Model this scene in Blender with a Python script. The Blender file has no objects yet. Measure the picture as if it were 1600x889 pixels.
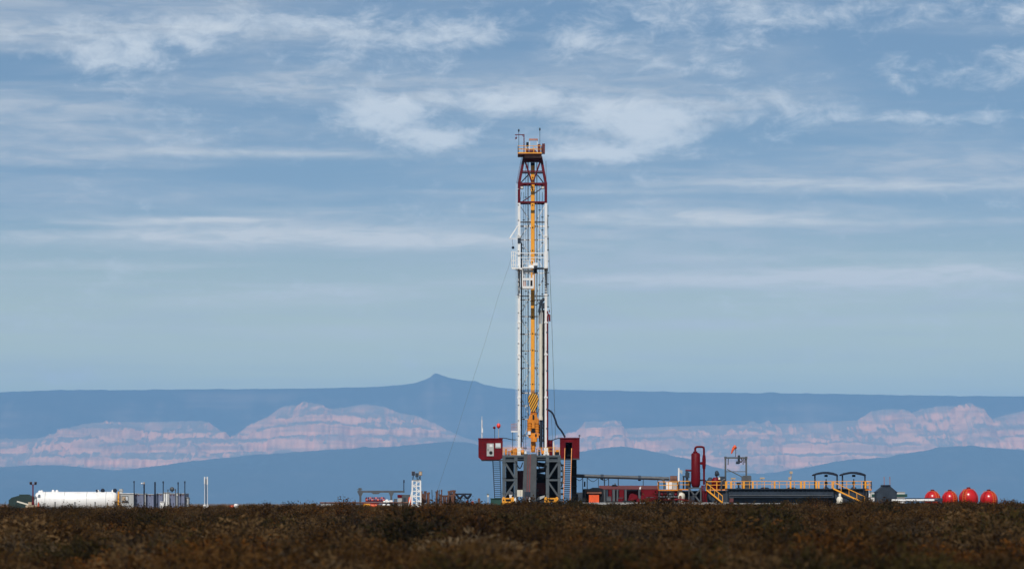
import bpy, bmesh, math, random
from mathutils import Vector, Matrix, noise
R = math.radians
random.seed(7)
scene = bpy.context.scene
COL = scene.collection

# ------------------------------------------------------------------ camera
FPX, DIST, HORIZON, EYE = 5500.0, 500.0, 786.0, 1.27
cam_d = bpy.data.cameras.new('camera'); cam = bpy.data.objects.new('camera', cam_d); COL.objects.link(cam)
cam_d.sensor_width = 36; cam_d.lens = 36 * FPX / 1600
cam.location = (0, -DIST, EYE); cam.rotation_euler = (R(90), 0, 0)
cam_d.shift_y = (HORIZON - 444.5) / 1600
cam_d.clip_start = 1; cam_d.clip_end = 300000
cam_d.dof.use_dof = True; cam_d.dof.focus_distance = 500; cam_d.dof.aperture_fstop = 1.0
scene.camera = cam

# ------------------------------------------------------------------ sky, sun, exposure
SUN_EL, SUN_AZ = 47.0, 190.0          # azimuth clockwise from +Y: behind the camera, slightly left
SUN_DIR = Vector((math.sin(R(SUN_AZ)) * math.cos(R(SUN_EL)), math.cos(R(SUN_AZ)) * math.cos(R(SUN_EL)), math.sin(R(SUN_EL))))
world = bpy.data.worlds.new('World'); scene.world = world; world.use_nodes = True
def build_world():
    nt = world.node_tree; nd = nt.nodes; ln = nt.links; nd.clear()
    def N(t, **k):
        n = nd.new(t)
        for a, b in k.items(): setattr(n, a, b)
        return n
    def sock(n, i, v):
        if hasattr(v, 'links') or isinstance(v, bpy.types.NodeSocket): ln.new(v, n.inputs[i])
        else: n.inputs[i].default_value = v
    def M(op, a, b=None, c=None):
        n = N('ShaderNodeMath', operation=op); sock(n, 0, a)
        if b is not None: sock(n, 1, b)
        if c is not None: sock(n, 2, c)
        return n.outputs[0]
    sky = N('ShaderNodeTexSky', sky_type='NISHITA'); sky.sun_disc = False
    sky.sun_elevation = R(SUN_EL); sky.sun_rotation = R(SUN_AZ)
    sky.altitude = 1500; sky.air_density = 1.0; sky.dust_density = 0.3; sky.ozone_density = 4.0
    tc = N('ShaderNodeTexCoord'); sep = N('ShaderNodeSeparateXYZ'); ln.new(tc.outputs['Generated'], sep.inputs[0])
    x, y, z = sep.outputs
    az = M('ARCTAN2', x, y)
    el = M('DIVIDE', z, M('SQRT', M('ADD', M('MULTIPLY', x, x), M('MULTIPLY', y, y))))
    elc = M('MAXIMUM', el, 0.0)
    # cloud sheets seen in perspective: plane coordinates
    den = M('ADD', elc, 0.012)
    def vec(a, b, c=0.0):
        n = N('ShaderNodeCombineXYZ'); sock(n, 0, a); sock(n, 1, b); sock(n, 2, c); return n.outputs[0]
    def noise_tex(v, scale, detail, rough, dist=0.0):
        n = N('ShaderNodeTexNoise'); n.noise_dimensions = '3D'
        ln.new(v, n.inputs['Vector']); n.inputs['Scale'].default_value = scale
        n.inputs['Detail'].default_value = detail; n.inputs['Roughness'].default_value = rough
        n.inputs['Distortion'].default_value = dist
        return n.outputs['Fac']
    def rng(v, a, b, lo=0.0, hi=1.0):
        n = N('ShaderNodeMapRange', interpolation_type='SMOOTHSTEP'); ln.new(v, n.inputs[0])
        n.inputs[1].default_value = a; n.inputs[2].default_value = b; n.inputs[3].default_value = lo; n.inputs[4].default_value = hi
        return n.outputs[0]
    pl = vec(M('DIVIDE', x, den), M('DIVIDE', y, den))
    sheet = rng(noise_tex(pl, 0.62, 9, 0.56, 0.4), 0.42, 0.66)
    sheet2 = rng(noise_tex(vec(M('ADD', M('MULTIPLY', az, 5.0), 3.1), M('MULTIPLY', el, 62.0), 1.7), 1.0, 7, 0.56, 0.5), 0.44, 0.66)
    puff_n = noise_tex(vec(M('MULTIPLY', az, 34.0), M('MULTIPLY', el, 78.0), 5.3), 1.0, 9, 0.62, 0.35)
    # individual clouds: azimuth / elevation ellipses (radians), strength
    dirv = vec(az, el)
    def blob(px, py, w, h, s, prev):
        n = N('ShaderNodeVectorMath', operation='MULTIPLY_ADD'); ln.new(dirv, n.inputs[0])
        n.inputs[1].default_value = (FPX / w, FPX / h, 0); n.inputs[2].default_value = (-(px - 800) / w, -(HORIZON - py) / h, 0)
        d = N('ShaderNodeVectorMath', operation='DOT_PRODUCT'); ln.new(n.outputs[0], d.inputs[0]); ln.new(n.outputs[0], d.inputs[1])
        return M('MULTIPLY_ADD', M('POWER', 0.3679, d.outputs['Value']), s, prev)
    blobs = [(590, 182, 60, 30, 1.3), (690, 216, 72, 18, 1.35), (650, 165, 90, 36, .7), (800, 160, 85, 22, 1.1), (900, 195, 120, 42, .85), (905, 240, 70, 14, 1.1), (1040, 190, 85, 40, 1.1), (990, 236, 150, 14, .6),
             (725, 62, 55, 20, .9), (885, 62, 48, 18, .8), (185, 102, 90, 22, .75), (60, 50, 90, 22, .45), (270, 62, 170, 28, .45), (120, 70, 140, 40, .2),
             (470, 35, 110, 26, .65), (620, 60, 160, 50, .3), (1035, 90, 70, 26, .6), (1440, 18, 280, 30, .95), (1190, 28, 110, 18, .6), (1000, 25, 130, 30, .4), (1410, 188, 120, 9, .95), (1540, 188, 100, 14, .7), (1430, 105, 150, 34, .45), (390, 145, 90, 30, .35), (1000, 150, 420, 130, .18), (300, 60, 420, 90, .2)]
    tot = 0.0
    for b in blobs: tot = blob(*b, tot)
    puff_f = noise_tex(vec(M('MULTIPLY', az, 110.0), M('MULTIPLY', el, 210.0), 2.2), 1.0, 7, 0.68, 0.6)
    puffs = rng(M('ADD', M('ADD', M('MULTIPLY', tot, 0.62), M('MULTIPLY', puff_n, 2.5)), M('MULTIPLY', puff_f, 1.5)), 2.12, 3.15)
    streaks = [(330, 345, 80, 3.6, 1.22), (300, 368, 420, 20, 0.84), (700, 374, 330, 15, 0.74), (180, 350, 120, 5, 0.41), (1080, 340, 260, 13, 0.88), (1000, 438, 220, 10, 0.74), (330, 452, 430, 22, 0.68), (1450, 425, 260, 14, 0.81), (1250, 283, 350, 12, 0.68), (420, 240, 240, 8, 0.61), (560, 330, 200, 6, 0.41), (900, 300, 300, 5, 0.34), (1300, 350, 350, 7, 0.34), (700, 476, 420, 9, 0.41), (1250, 470, 420, 12, 0.41), (300, 520, 520, 14, .5), (1200, 506, 420, 10, .6), (850, 556, 620, 11, .4), (1350, 440, 300, 15, .75), (1300, 402, 320, 8, .5), (150, 420, 260, 8, .4), (1480, 295, 200, 10, 0.47)]
    st = 0.0
    for b in streaks: st = blob(*b, st)
    stn = noise_tex(vec(M('MULTIPLY', az, 9.0), M('MULTIPLY', el, 120.0), 8.8), 1.0, 6, 0.55, 0.3)
    st = M('MULTIPLY', st, rng(stn, 0.36, 0.58))
    hi = rng(el, 0.035, 0.10, 0.35, 1.0)
    cover = M('ADD', M('MULTIPLY', M('ADD', M('MULTIPLY', sheet, 0.5), M('MULTIPLY', sheet2, 0.42)), hi), 0.0)
    fine = noise_tex(vec(M('MULTIPLY', az, 60.0), M('MULTIPLY', el, 330.0), 6.1), 1.0, 6, 0.62, 0.5)
    cover = M('MINIMUM', M('MULTIPLY', cover, rng(fine, 0.3, 0.7, 0.55, 1.45)), 0.85)
    def mix(f, a, b):
        n = N('ShaderNodeMix', data_type='RGBA'); ln.new(f, n.inputs[0])
        for i, v in ((6, a), (7, b)):
            if isinstance(v, tuple): n.inputs[i].default_value = v
            else: ln.new(v, n.inputs[i])
        return n.outputs[2]
    c0 = mix(rng(el, 0.092, 0.030, 0.0, 0.92), sky.outputs[0], CLOUD_V); c1 = mix(cover, c0, CLOUD_A)
    c1 = mix(M('MINIMUM', M('MULTIPLY', st, rng(fine, 0.28, 0.72, 0.45, 1.25)), 0.9), c1, CLOUD_S)
    c2 = mix(M('MULTIPLY', puffs, 0.74), c1, CLOUD_B)
    bg = N('ShaderNodeBackground'); ln.new(c2, bg.inputs[0]); bg.inputs[1].default_value = SKY_STRENGTH
    out = N('ShaderNodeOutputWorld'); ln.new(bg.outputs[0], out.inputs[0])
SKY_STRENGTH = 0.062
CLOUD_A = (9.8, 10.5, 11.2, 1); CLOUD_S = (13.6, 13.6, 13.2, 1); CLOUD_B = (14.0, 14.7, 15.2, 1); CLOUD_V = (14.4, 15.2, 9.6, 1)
build_world()
sun_d = bpy.data.lights.new('sun', 'SUN'); sun = bpy.data.objects.new('sun', sun_d); COL.objects.link(sun)
sun_d.energy = 4.0; sun_d.angle = R(0.53); sun_d.color = (1.0, 0.95, 0.89)
sun.rotation_euler = SUN_DIR.to_track_quat('Z', 'Y').to_euler(); sun.location = (-60, -300, 300)
vs = scene.view_settings
vs.view_transform = 'Standard'; vs.look = 'None'; vs.exposure = 0; vs.gamma = 1; vs.use_curve_mapping = False
cy = scene.cycles
cy.use_denoising = True; cy.max_bounces = 4; cy.diffuse_bounces = 2; cy.glossy_bounces = 2; cy.volume_bounces = 0; cy.transparent_max_bounces = 8
cy.sample_clamp_indirect = 4

# ------------------------------------------------------------------ helpers
def X(px, y=0): return (px - 800) / FPX * (DIST + y)
def Z(py, y=0): return EYE + (HORIZON - py) / FPX * (DIST + y)
def P(px, py, y=0): return Vector((X(px, y), y, Z(py, y)))

def mat(name, col, rough=0.6, metal=0.0, var=0.25, spec=0.5, scale=1.5, dirt=None, dirt_amt=0.35, stretch=(1, 1, 0.35), bump=0.0):
    m = bpy.data.materials.new(name); m.use_nodes = True
    nt = m.node_tree; b = nt.nodes['Principled BSDF']; L = nt.links
    g = nt.nodes.new('ShaderNodeNewGeometry'); mp = nt.nodes.new('ShaderNodeMapping'); mp.inputs['Scale'].default_value = stretch
    L.new(g.outputs['Position'], mp.inputs[0])
    n = nt.nodes.new('ShaderNodeTexNoise'); n.inputs['Scale'].default_value = scale; n.inputs['Detail'].default_value = 6; n.inputs['Roughness'].default_value = 0.65
    L.new(mp.outputs[0], n.inputs['Vector'])
    cr = nt.nodes.new('ShaderNodeValToRGB')
    cr.color_ramp.elements[0].position = 0.3; cr.color_ramp.elements[1].position = 0.7
    lo = [c * (1 - var) for c in col]; hi = [min(0.92, c * (1 + var * 0.6)) for c in col]
    cr.color_ramp.elements[0].color = (*lo, 1); cr.color_ramp.elements[1].color = (*hi, 1)
    L.new(n.outputs['Fac'], cr.inputs[0]); out = cr.outputs[0]
    if dirt:
        n2 = nt.nodes.new('ShaderNodeTexNoise'); n2.inputs['Scale'].default_value = scale * 2.3; n2.inputs['Detail'].default_value = 8; n2.inputs['Roughness'].default_value = 0.7
        L.new(mp.outputs[0], n2.inputs['Vector'])
        mr = nt.nodes.new('ShaderNodeMapRange'); mr.inputs[1].default_value = 0.52; mr.inputs[2].default_value = 0.75; mr.inputs[4].default_value = dirt_amt
        L.new(n2.outputs['Fac'], mr.inputs[0])
        mx = nt.nodes.new('ShaderNodeMix'); mx.data_type = 'RGBA'
        L.new(mr.outputs[0], mx.inputs[0]); L.new(out, mx.inputs[6]); mx.inputs[7].default_value = (*dirt, 1); out = mx.outputs[2]
    L.new(out, b.inputs['Base Color'])
    b.inputs['Roughness'].default_value = rough; b.inputs['Metallic'].default_value = metal; b.inputs['Specular IOR Level'].default_value = spec
    if bump:
        bn = nt.nodes.new('ShaderNodeBump'); bn.inputs['Strength'].default_value = bump; bn.inputs['Distance'].default_value = 0.03
        L.new(n.outputs['Fac'], bn.inputs['Height']); L.new(bn.outputs[0], b.inputs['Normal'])
    return m
RUST = (0.13, 0.06, 0.03)
MT = dict(
    white=mat('white_paint', (0.78, 0.78, 0.76), 0.45, var=0.10, dirt=(0.32, 0.28, 0.24), dirt_amt=0.45),
    tank_white=mat('tank_white_paint', (0.84, 0.83, 0.80), 0.35, var=0.05, scale=0.6, dirt=(0.40, 0.36, 0.31), dirt_amt=0.4),
    darkred=mat('dark_red_paint', (0.14, 0.004, 0.009), 0.5, var=0.35, dirt=(0.07, 0.012, 0.015), spec=0.15),
    mastred=mat('mast_red_paint', (0.12, 0.007, 0.014), 0.5, var=0.3, dirt=(0.05, 0.012, 0.015), spec=0.15),
    brownred=mat('weathered_red_brown', (0.14, 0.045, 0.045), 0.7, var=0.3, dirt=(0.09, 0.06, 0.05), spec=0.15),
    pink=mat('faded_red_primer', (0.42, 0.20, 0.16), 0.6, dirt=RUST),
    yellow=mat('orange_yellow_paint', (0.85, 0.36, 0.025), 0.45, var=0.12, dirt=(0.30, 0.13, 0.03), dirt_amt=0.5),
    orange=mat('machine_orange_paint', (0.72, 0.24, 0.015), 0.45, var=0.25, dirt=(0.12, 0.05, 0.02), dirt_amt=0.75),
    safety=mat('safety_orange_red', (0.78, 0.10, 0.02), 0.5, var=0.15, dirt=(0.3, 0.05, 0.02)),
    grey=mat('blue_grey_steel_paint', (0.072, 0.092, 0.108), 0.55, var=0.2, dirt=(0.10, 0.09, 0.08)),
    lgrey=mat('light_grey_paint', (0.42, 0.43, 0.42), 0.5, var=0.15, dirt=(0.22, 0.2, 0.18)),
    dgrey=mat('slate_grey_paint', (0.034, 0.048, 0.068), 0.6, var=0.3, dirt=(0.05, 0.045, 0.045), spec=0.15),
    mgrey=mat('medium_grey_steel', (0.075, 0.085, 0.095), 0.55, var=0.3, dirt=(0.07, 0.06, 0.05)),
    black=mat('black_rubber', (0.012, 0.013, 0.016), 0.6, var=0.3, spec=0.15),
    navy=mat('dark_navy_paint', (0.018, 0.026, 0.045), 0.55, var=0.25, spec=0.15),
    cream=mat('cream_paint', (0.70, 0.66, 0.55), 0.5, var=0.12, dirt=(0.4, 0.35, 0.27)),
    rust=mat('rusty_steel', (0.15, 0.065, 0.04), 0.8, var=0.5, dirt=(0.05, 0.03, 0.03)),
    green=mat('dark_green_paint', (0.012, 0.06, 0.045), 0.5, var=0.3),
    deepgreen=mat('deep_green_plastic', (0.012, 0.032, 0.03), 0.5, var=0.3),
    tankred=mat('bright_red_gloss', (0.50, 0.009, 0.010), 0.28, var=0.25, scale=0.9, dirt=(0.22, 0.02, 0.015), dirt_amt=0.6),
    vesselred=mat('crimson_paint', (0.115, 0.002, 0.006), 0.5, var=0.2, spec=0.15),
    glass=mat('dark_glass', (0.05, 0.06, 0.07), 0.08, var=0.1),
    pane=mat('pale_window_film', (0.62, 0.66, 0.68), 0.25, var=0.1),
    lamp=mat('lamp_glass', (0.6, 0.56, 0.5), 0.2, var=0.1),
    beacon=mat('red_beacon_plastic', (0.85, 0.06, 0.04), 0.3, var=0.1),
    violet=mat('cabin_blue_grey', (0.17, 0.20, 0.30), 0.6, var=0.2, dirt=(0.16, 0.13, 0.12), dirt_amt=0.5),
    tan=mat('tan_canvas', (0.45, 0.35, 0.24), 0.8, var=0.2),
    ramp=mat('worn_ramp_steel', (0.052, 0.058, 0.062), 0.6, var=0.3, dirt=(0.06, 0.05, 0.045), spec=0.25),
    steel=mat('galvanised_wire', (0.09, 0.10, 0.11), 0.5, metal=0.3, var=0.2),
    concrete=mat('pale_skid_steel', (0.33, 0.33, 0.32), 0.7, var=0.2),
)

class MB:
    def __init__(s): s.v = []; s.f = []; s.sm = []
    def add(s, vs, fs, smooth=False):
        o = len(s.v); s.v += [Vector(p) for p in vs]; s.f += [[i + o for i in f] for f in fs]; s.sm += [smooth] * len(fs); return s
    def box(s, a, b):
        x0, y0, z0 = [min(a[i], b[i]) for i in range(3)]; x1, y1, z1 = [max(a[i], b[i]) for i in range(3)]
        return s.add([(x0, y0, z0), (x1, y0, z0), (x1, y1, z0), (x0, y1, z0), (x0, y0, z1), (x1, y0, z1), (x1, y1, z1), (x0, y1, z1)],
                     [(3, 2, 1, 0), (4, 5, 6, 7), (0, 1, 5, 4), (1, 2, 6, 5), (2, 3, 7, 6), (3, 0, 4, 7)])
    def pbox(s, px0, py0, px1, py1, y0, y1):      # box from picture extents measured at its front face y0
        return s.box((X(px0, y0), y0, Z(py0, y0)), (X(px1, y0), y1, Z(py1, y0)))
    def frame(s, d):
        d = d.normalized(); u = d.cross(Vector((0, 1, 0)))
        if u.length < 1e-3: u = Vector((1, 0, 0))
        u.normalize(); return u, d.cross(u).normalized()
    def tube(s, a, b, r, n=8, r2=None, cap=True):
        a = Vector(a); b = Vector(b); u, w = s.frame(b - a); r2 = r if r2 is None else r2
        vs = []
        for p, q in ((a, r), (b, r2)):
            for i in range(n):
                t = 2 * math.pi * i / n; vs.append(p + (u * math.cos(t) + w * math.sin(t)) * q)
        s.add(vs, [(i, (i + 1) % n, n + (i + 1) % n, n + i) for i in range(n)], True)
        if cap: s.add(vs, [list(range(n))[::-1], [n + i for i in range(n)]])
        return s
    def bar(s, a, b, w, d=None):                  # square section
        d = d or w; a = Vector(a); b = Vector(b); u, q = s.frame(b - a); vs = []
        for p in (a, b):
            for i, j in ((-1, -1), (1, -1), (1, 1), (-1, 1)): vs.append(p + u * i * w / 2 + q * j * d / 2)
        return s.add(vs, [(0, 1, 5, 4), (1, 2, 6, 5), (2, 3, 7, 6), (3, 0, 4, 7), (3, 2, 1, 0), (4, 5, 6, 7)])
    def path(s, pts, r, n=8):
        pts = [Vector(p) for p in pts]
        rings = []
        for k, p in enumerate(pts):
            d = (pts[min(k + 1, len(pts) - 1)] - pts[max(k - 1, 0)]); u, w = s.frame(d)
            if k and rings: 
                pu = rings[-1][1]; u = (pu - d.normalized() * pu.dot(d.normalized())).normalized(); w = d.normalized().cross(u)
            rings.append(([p + (u * math.cos(2 * math.pi * i / n) + w * math.sin(2 * math.pi * i / n)) * r for i in range(n)], u))
        vs = [v for rg in rings for v in rg[0]]
        fs = [(k * n + i, k * n + (i + 1) % n, (k + 1) * n + (i + 1) % n, (k + 1) * n + i) for k in range(len(pts) - 1) for i in range(n)]
        s.add(vs, fs, True); m = len(vs) - n
        return s.add(vs[:n], [list(range(n))[::-1]]).add(vs[m:], [list(range(n))])
    def lathe(s, c, prof, n=20, axis='z'):       # prof: (r, h)
        vs = []
        for r, h in prof:
            for i in range(n):
                t = 2 * math.pi * i / n; a, b = r * math.cos(t), r * math.sin(t)
                vs.append(Vector(c) + (Vector((a, b, h)) if axis == 'z' else Vector((h, a, b)) if axis == 'x' else Vector((b, h, a))))
        fs = [(k * n + i, k * n + (i + 1) % n, (k + 1) * n + (i + 1) % n, (k + 1) * n + i) for k in range(len(prof) - 1) for i in range(n)]
        s.add(vs, fs, True); m = (len(prof) - 1) * n
        return s.add(vs[:n], [list(range(n))[::-1]]).add(vs[m:], [list(range(n))])
    def ball(s, c, r, n=12, sz=1.0):
        return s.lathe(c, [(max(0.001, r * math.sin(math.pi * k / 8)), -r * sz * math.cos(math.pi * k / 8)) for k in range(9)], n)
    def prism(s, poly, y0, y1):                  # poly in (x, z)
        n = len(poly); vs = [(x, y0, z) for x, z in poly] + [(x, y1, z) for x, z in poly]
        return s.add(vs, [list(range(n)), [n + i for i in range(n)][::-1]] + [(i, n + i, n + (i + 1) % n, (i + 1) % n) for i in range(n)])
    def extrude_x(s, poly, x0, x1):              # poly in (y, z)
        n = len(poly); vs = [(x0, y, z) for y, z in poly] + [(x1, y, z) for y, z in poly]
        return s.add(vs, [list(range(n)), [n + i for i in range(n)][::-1]] + [(i, n + i, n + (i + 1) % n, (i + 1) % n) for i in range(n)])
    def mesh(s, name, off=Vector((0, 0, 0))):
        me = bpy.data.meshes.new(name); me.from_pydata([tuple(v - off) for v in s.v], [], s.f)
        me.polygons.foreach_set('use_smooth', s.sm)
        bm = bmesh.new(); bm.from_mesh(me); bmesh.ops.recalc_face_normals(bm, faces=bm.faces); bm.to_mesh(me); bm.free()
        return me

def props(o, label=None, cat=None, group=None, kind=None):
    for k, v in (('label', label), ('category', cat), ('group', group), ('kind', kind)):
        if v: o[k] = v
    return o
def thing(name, label, cat, loc, group=None):
    o = bpy.data.objects.new(name, None); COL.objects.link(o); o.location = loc; o.empty_display_size = 0.5
    return props(o, label, cat, group)
def root_of(o):
    while o.parent: o = o.parent
    return o
def part(name, mb, m, parent, label=None):
    o = bpy.data.objects.new(name, mb.mesh(name, Vector(root_of(parent).location))); o.data.materials.append(MT[m] if isinstance(m, str) else m)
    COL.objects.link(o); o.parent = parent
    if label: o['label'] = label
    return o
def solo(name, mb, m, label, cat, loc, group=None, kind=None):
    o = bpy.data.objects.new(name, mb.mesh(name, Vector(loc))); o.data.materials.append(MT[m] if isinstance(m, str) else m)
    COL.objects.link(o); o.location = loc
    return props(o, label, cat, group, kind)
def copy_tree(o, parent=None):
    c = o.copy(); COL.objects.link(c); c.parent = parent
    for ch in list(o.children): copy_tree(ch, c)
    return c
def structure(name, me, m):
    o = bpy.data.objects.new(name, me); o.data.materials.append(m); COL.objects.link(o); o['kind'] = 'structure'; return o

# ------------------------------------------------------------------ terrain
def lerp_list(pts, x):
    if x <= pts[0][0]: return pts[0][1]
    for (a, b), (c, d) in zip(pts, pts[1:]):
        if x <= c:
            t = (x - a) / (c - a); return b + (d - b) * t
    return pts[-1][1]
def smooth(t): t = max(0, min(1, t)); return t * t * (3 - 2 * t)
def ground_z(x, y):
    z = -1.5 + 1.5 * smooth((y + 470) / 440)
    if y < -14 or abs(x) > 95:
        k = smooth((-14 - y) / 25) if y < -14 else 0
        z += k * 0.22 * noise.fractal(Vector((x * 0.04, y * 0.02, 3.3)), 1.0, 2.0, 3)
        z += k * (0.10 * smooth((x - 18) / 14) - 0.24 * smooth((-4 - x) / 10) - 0.32 * smooth((-24 - x) / 20))
    return z
def build_ground():
    xs = sorted(set([-52000, -30000, -12000, -5000, -2000, -1000, -600, -400, -300] + [i * 6 for i in range(-40, 41)] + [300, 400, 600, 1000, 2000, 5000, 12000, 30000, 52000]))
    ys = sorted(set([-6000, -3000, -1500, -900] + [-700 + i * 8 for i in range(0, 91)] + [40, 70, 120, 200, 400, 800, 1600, 4000, 9000, 18000, 32000, 44000]))
    v = [(x, y, ground_z(x, y)) for y in ys for x in xs]; n = len(xs)
    f = [(j * n + i, j * n + i + 1, (j + 1) * n + i + 1, (j + 1) * n + i) for j in range(len(ys) - 1) for i in range(n - 1)]
    me = bpy.data.meshes.new('ground'); me.from_pydata(v, [], f); me.polygons.foreach_set('use_smooth', [True] * len(f))
    m = mat('dry_steppe_soil', (0.11, 0.08, 0.055), 0.95, var=0.4, scale=0.25, dirt=(0.06, 0.05, 0.03), stretch=(1, 1, 1), bump=0.3)
    structure('ground', me, m)
build_ground()

def hill_material(name, flat, cliff, band, scale, mottle=0.5):
    m = bpy.data.materials.new(name); m.use_nodes = True; nt = m.node_tree; b = nt.nodes['Principled BSDF']; L = nt.links
    g = nt.nodes.new('ShaderNodeNewGeometry'); sp = nt.nodes.new('ShaderNodeSeparateXYZ'); L.new(g.outputs['Normal'], sp.inputs[0])
    n = nt.nodes.new('ShaderNodeTexNoise'); n.inputs['Scale'].default_value = scale; n.inputs['Detail'].default_value = 8; n.inputs['Roughness'].default_value = 0.65; L.new(g.outputs['Position'], n.inputs['Vector'])
    st = nt.nodes.new('ShaderNodeMapping'); st.inputs['Scale'].default_value = (0.0012, 0.0012, 0.016); L.new(g.outputs['Position'], st.inputs[0])
    n2 = nt.nodes.new('ShaderNodeTexNoise'); n2.inputs['Scale'].default_value = 1.0; n2.inputs['Detail'].default_value = 5; L.new(st.outputs[0], n2.inputs['Vector'])
    def mr(v, a, b_, lo=0, hi=1):
        k = nt.nodes.new('ShaderNodeMapRange'); k.inputs[1].default_value = a; k.inputs[2].default_value = b_; k.inputs[3].default_value = lo; k.inputs[4].default_value = hi; L.new(v, k.inputs[0]); return k.outputs[0]
    def mix(f, a, b_):
        k = nt.nodes.new('ShaderNodeMix'); k.data_type = 'RGBA'; L.new(f, k.inputs[0])
        for i, v in ((6, a), (7, b_)):
            if isinstance(v, tuple): k.inputs[i].default_value = (*v, 1)
            else: L.new(v, k.inputs[i])
        return k.outputs[2]
    c = mix(mr(n2.outputs['Fac'], 0.42, 0.58), cliff, band)
    slope = mr(sp.outputs[2], 0.93, 0.78)
    ad = nt.nodes.new('ShaderNodeMath'); ad.operation = 'ADD'; ad.use_clamp = True; L.new(slope, ad.inputs[0]); L.new(mr(n.outputs['Fac'], 0.35, 0.68, -mottle, mottle), ad.inputs[1])
    c = mix(ad.outputs[0], flat, c)
    L.new(c, b.inputs['Base Color']); b.inputs['Roughness'].default_value = 1.0; b.inputs['Specular IOR Level'].default_value = 0.05
    return m

def build_range(name, dist, depth, crest, steps, m, amp, gully, nx=640, seed=0.0, span=1.45, jag=0.0, ledges=None, rows=None):
    """a range of hills: crest heights from (px, py) pairs, a stepped front slope with gullies, a level top behind"""
    fr = [0, .06, .12, .18, .24, .30, .36, .41, .45, .49, .52, .55, .58, .61, .64, .67, .70, .73, .76, .79, .82, .85, .88, .90, .92, .94, .96, .98, 1.0, 1.04, 1.2, 1.5, 1.9]
    if rows: fr = [k / rows for k in range(rows + 1)] + [1.03, 1.2, 1.5, 1.9]
    v = []; half = 800 * span
    for i in range(nx + 1):
        px = 800 - half + 2 * half * i / nx
        for t in fr:
            d = dist + (t - 1) * depth
            x = (px - 800) / FPX * dist          # columns stay square: real width at the crest's distance
            w = noise.fractal(Vector((x * gully, d * gully * 0.25, seed)), 1.0, 2.0, 5)
            tt = t + 0.2 * w * smooth(t / 0.15) * (1 - smooth((t - 0.9) / 0.1))
            h = lerp_list(steps, min(1, max(0, tt)))
            top = EYE + (HORIZON - lerp_list(crest, 800 + (px - 800))) / FPX * dist
            top += jag * noise.fractal(Vector((x * gully * 11, 0, seed + 5)), 1.0, 2.0, 4)
            z = top * h
            z += amp * noise.fractal(Vector((x * gully * 3, d * gully * 3, seed + 9)), 0.9, 2.1, 5) * smooth(t / 0.2) * (1 - smooth((t - 0.86) / 0.12))
            if ledges:
                zz = z + 55 * noise.fractal(Vector((x * 0.0005, d * 0.0005, seed + 4)), 1.0, 2.0, 4)
                mk = min(1, max(0.1, 0.5 + 0.9 * noise.fractal(Vector((x * 0.0007, z * 0.004, seed + 8)), 1.0, 2.0, 3)))
                z = (lerp_list(ledges, zz) + (z - zz)) * mk + z * (1 - mk); k = smooth((t - .86) / .12); z = z * (1 - k) + top * h * k
                z += 7 * noise.fractal(Vector((x * .012, d * .004, seed)), 0.8, 2.0, 3) * (1 - k)
            if t > 1: z = top - (t - 1) * depth * 0.05
            if t == 0: z = -60
            v.append((x, d - DIST, z))
    n = len(fr)
    f = [(i * n + k, (i + 1) * n + k, (i + 1) * n + k + 1, i * n + k + 1) for i in range(nx) for k in range(n - 1)]
    me = bpy.data.meshes.new(name); me.from_pydata(v, [], f); me.polygons.foreach_set('use_smooth', [True] * len(f))
    return structure(name, me, m)

far_crest = [(-400, 614), (0, 612), (100, 611), (200, 609), (300, 608), (400, 607.5), (500, 606.5), (560, 605), (600, 603.5), (630, 601), (650, 598), (663, 593), (672, 588.5), (677, 584.5), (681, 583), (685, 584), (692, 587), (702, 590), (720, 593.5), (742, 595.5), (752, 599), (768, 603), (785, 606), (810, 608), (900, 609), (1000, 611), (1100, 613), (1200, 614), (1300, 615), (1400, 617), (1500, 618.5), (1600, 619), (2000, 621)]
mesa_crest = [(-400, 690), (0, 686), (50, 685), (75, 681), (100, 671), (130, 662), (160, 659), (220, 659), (280, 658), (316, 657), (330, 662), (345, 673), (362, 684), (375, 674), (390, 663), (420, 650), (440, 635), (480, 631), (500, 633), (515, 639), (540, 636), (570, 631), (600, 635), (625, 645), (650, 649), (680, 661), (700, 672), (725, 683), (748, 690), (800, 690), (850, 682), (900, 674), (908, 666), (914, 658), (970, 658), (975, 669), (1080, 665), (1200, 662), (1300, 659), (1340, 656), (1360, 643), (1380, 639), (1405, 639), (1420, 646), (1440, 639), (1470, 634), (1510, 635), (1530, 644), (1545, 657), (1560, 651), (1600, 641), (1750, 636), (2000, 650)]
near_crest = [(-400, 735), (0, 730), (60, 726), (100, 727), (160, 733), (190, 734), (250, 727), (300, 720), (360, 714), (400, 710), (450, 707), (500, 703), (560, 700), (620, 697), (660, 693), (700, 689.5), (730, 691), (750, 695), (800, 706), (860, 712), (905, 706), (940, 700), (970, 697), (1000, 701), (1040, 709), (1080, 718), (1110, 728), (1150, 738), (1190, 740), (1220, 736), (1260, 730), (1300, 722), (1330, 717), (1380, 715), (1420, 707), (1470, 700), (1510, 697), (1560, 700), (1600, 703), (2000, 725)]
soft = [(0, 0), (.3, .30), (.6, .62), (.85, .9), (1, 1)]
terr = [(0, 0), (.25, .22), (.45, .40), (.49, .50), (.60, .58), (.66, .62), (.70, .78), (.80, .84), (.86, .87), (.90, .96), (1, 1)]
build_range('far_plateau', 33800, 2600, far_crest, soft, hill_material('far_shaded_rock', (0.03, 0.03, 0.03), (0.13, 0.10, 0.08), (0.06, 0.05, 0.045), 0.0012), 14, 0.0006, seed=2.0, jag=6)  # the plateau's cloud shadow is put into these dark colours
ledge = [(-200, -200), (0, 0), (340, 315), (352, 400), (450, 440), (462, 520), (475, 545), (560, 575), (572, 660), (600, 672), (690, 700), (700, 755), (1000, 1000)]
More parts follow.
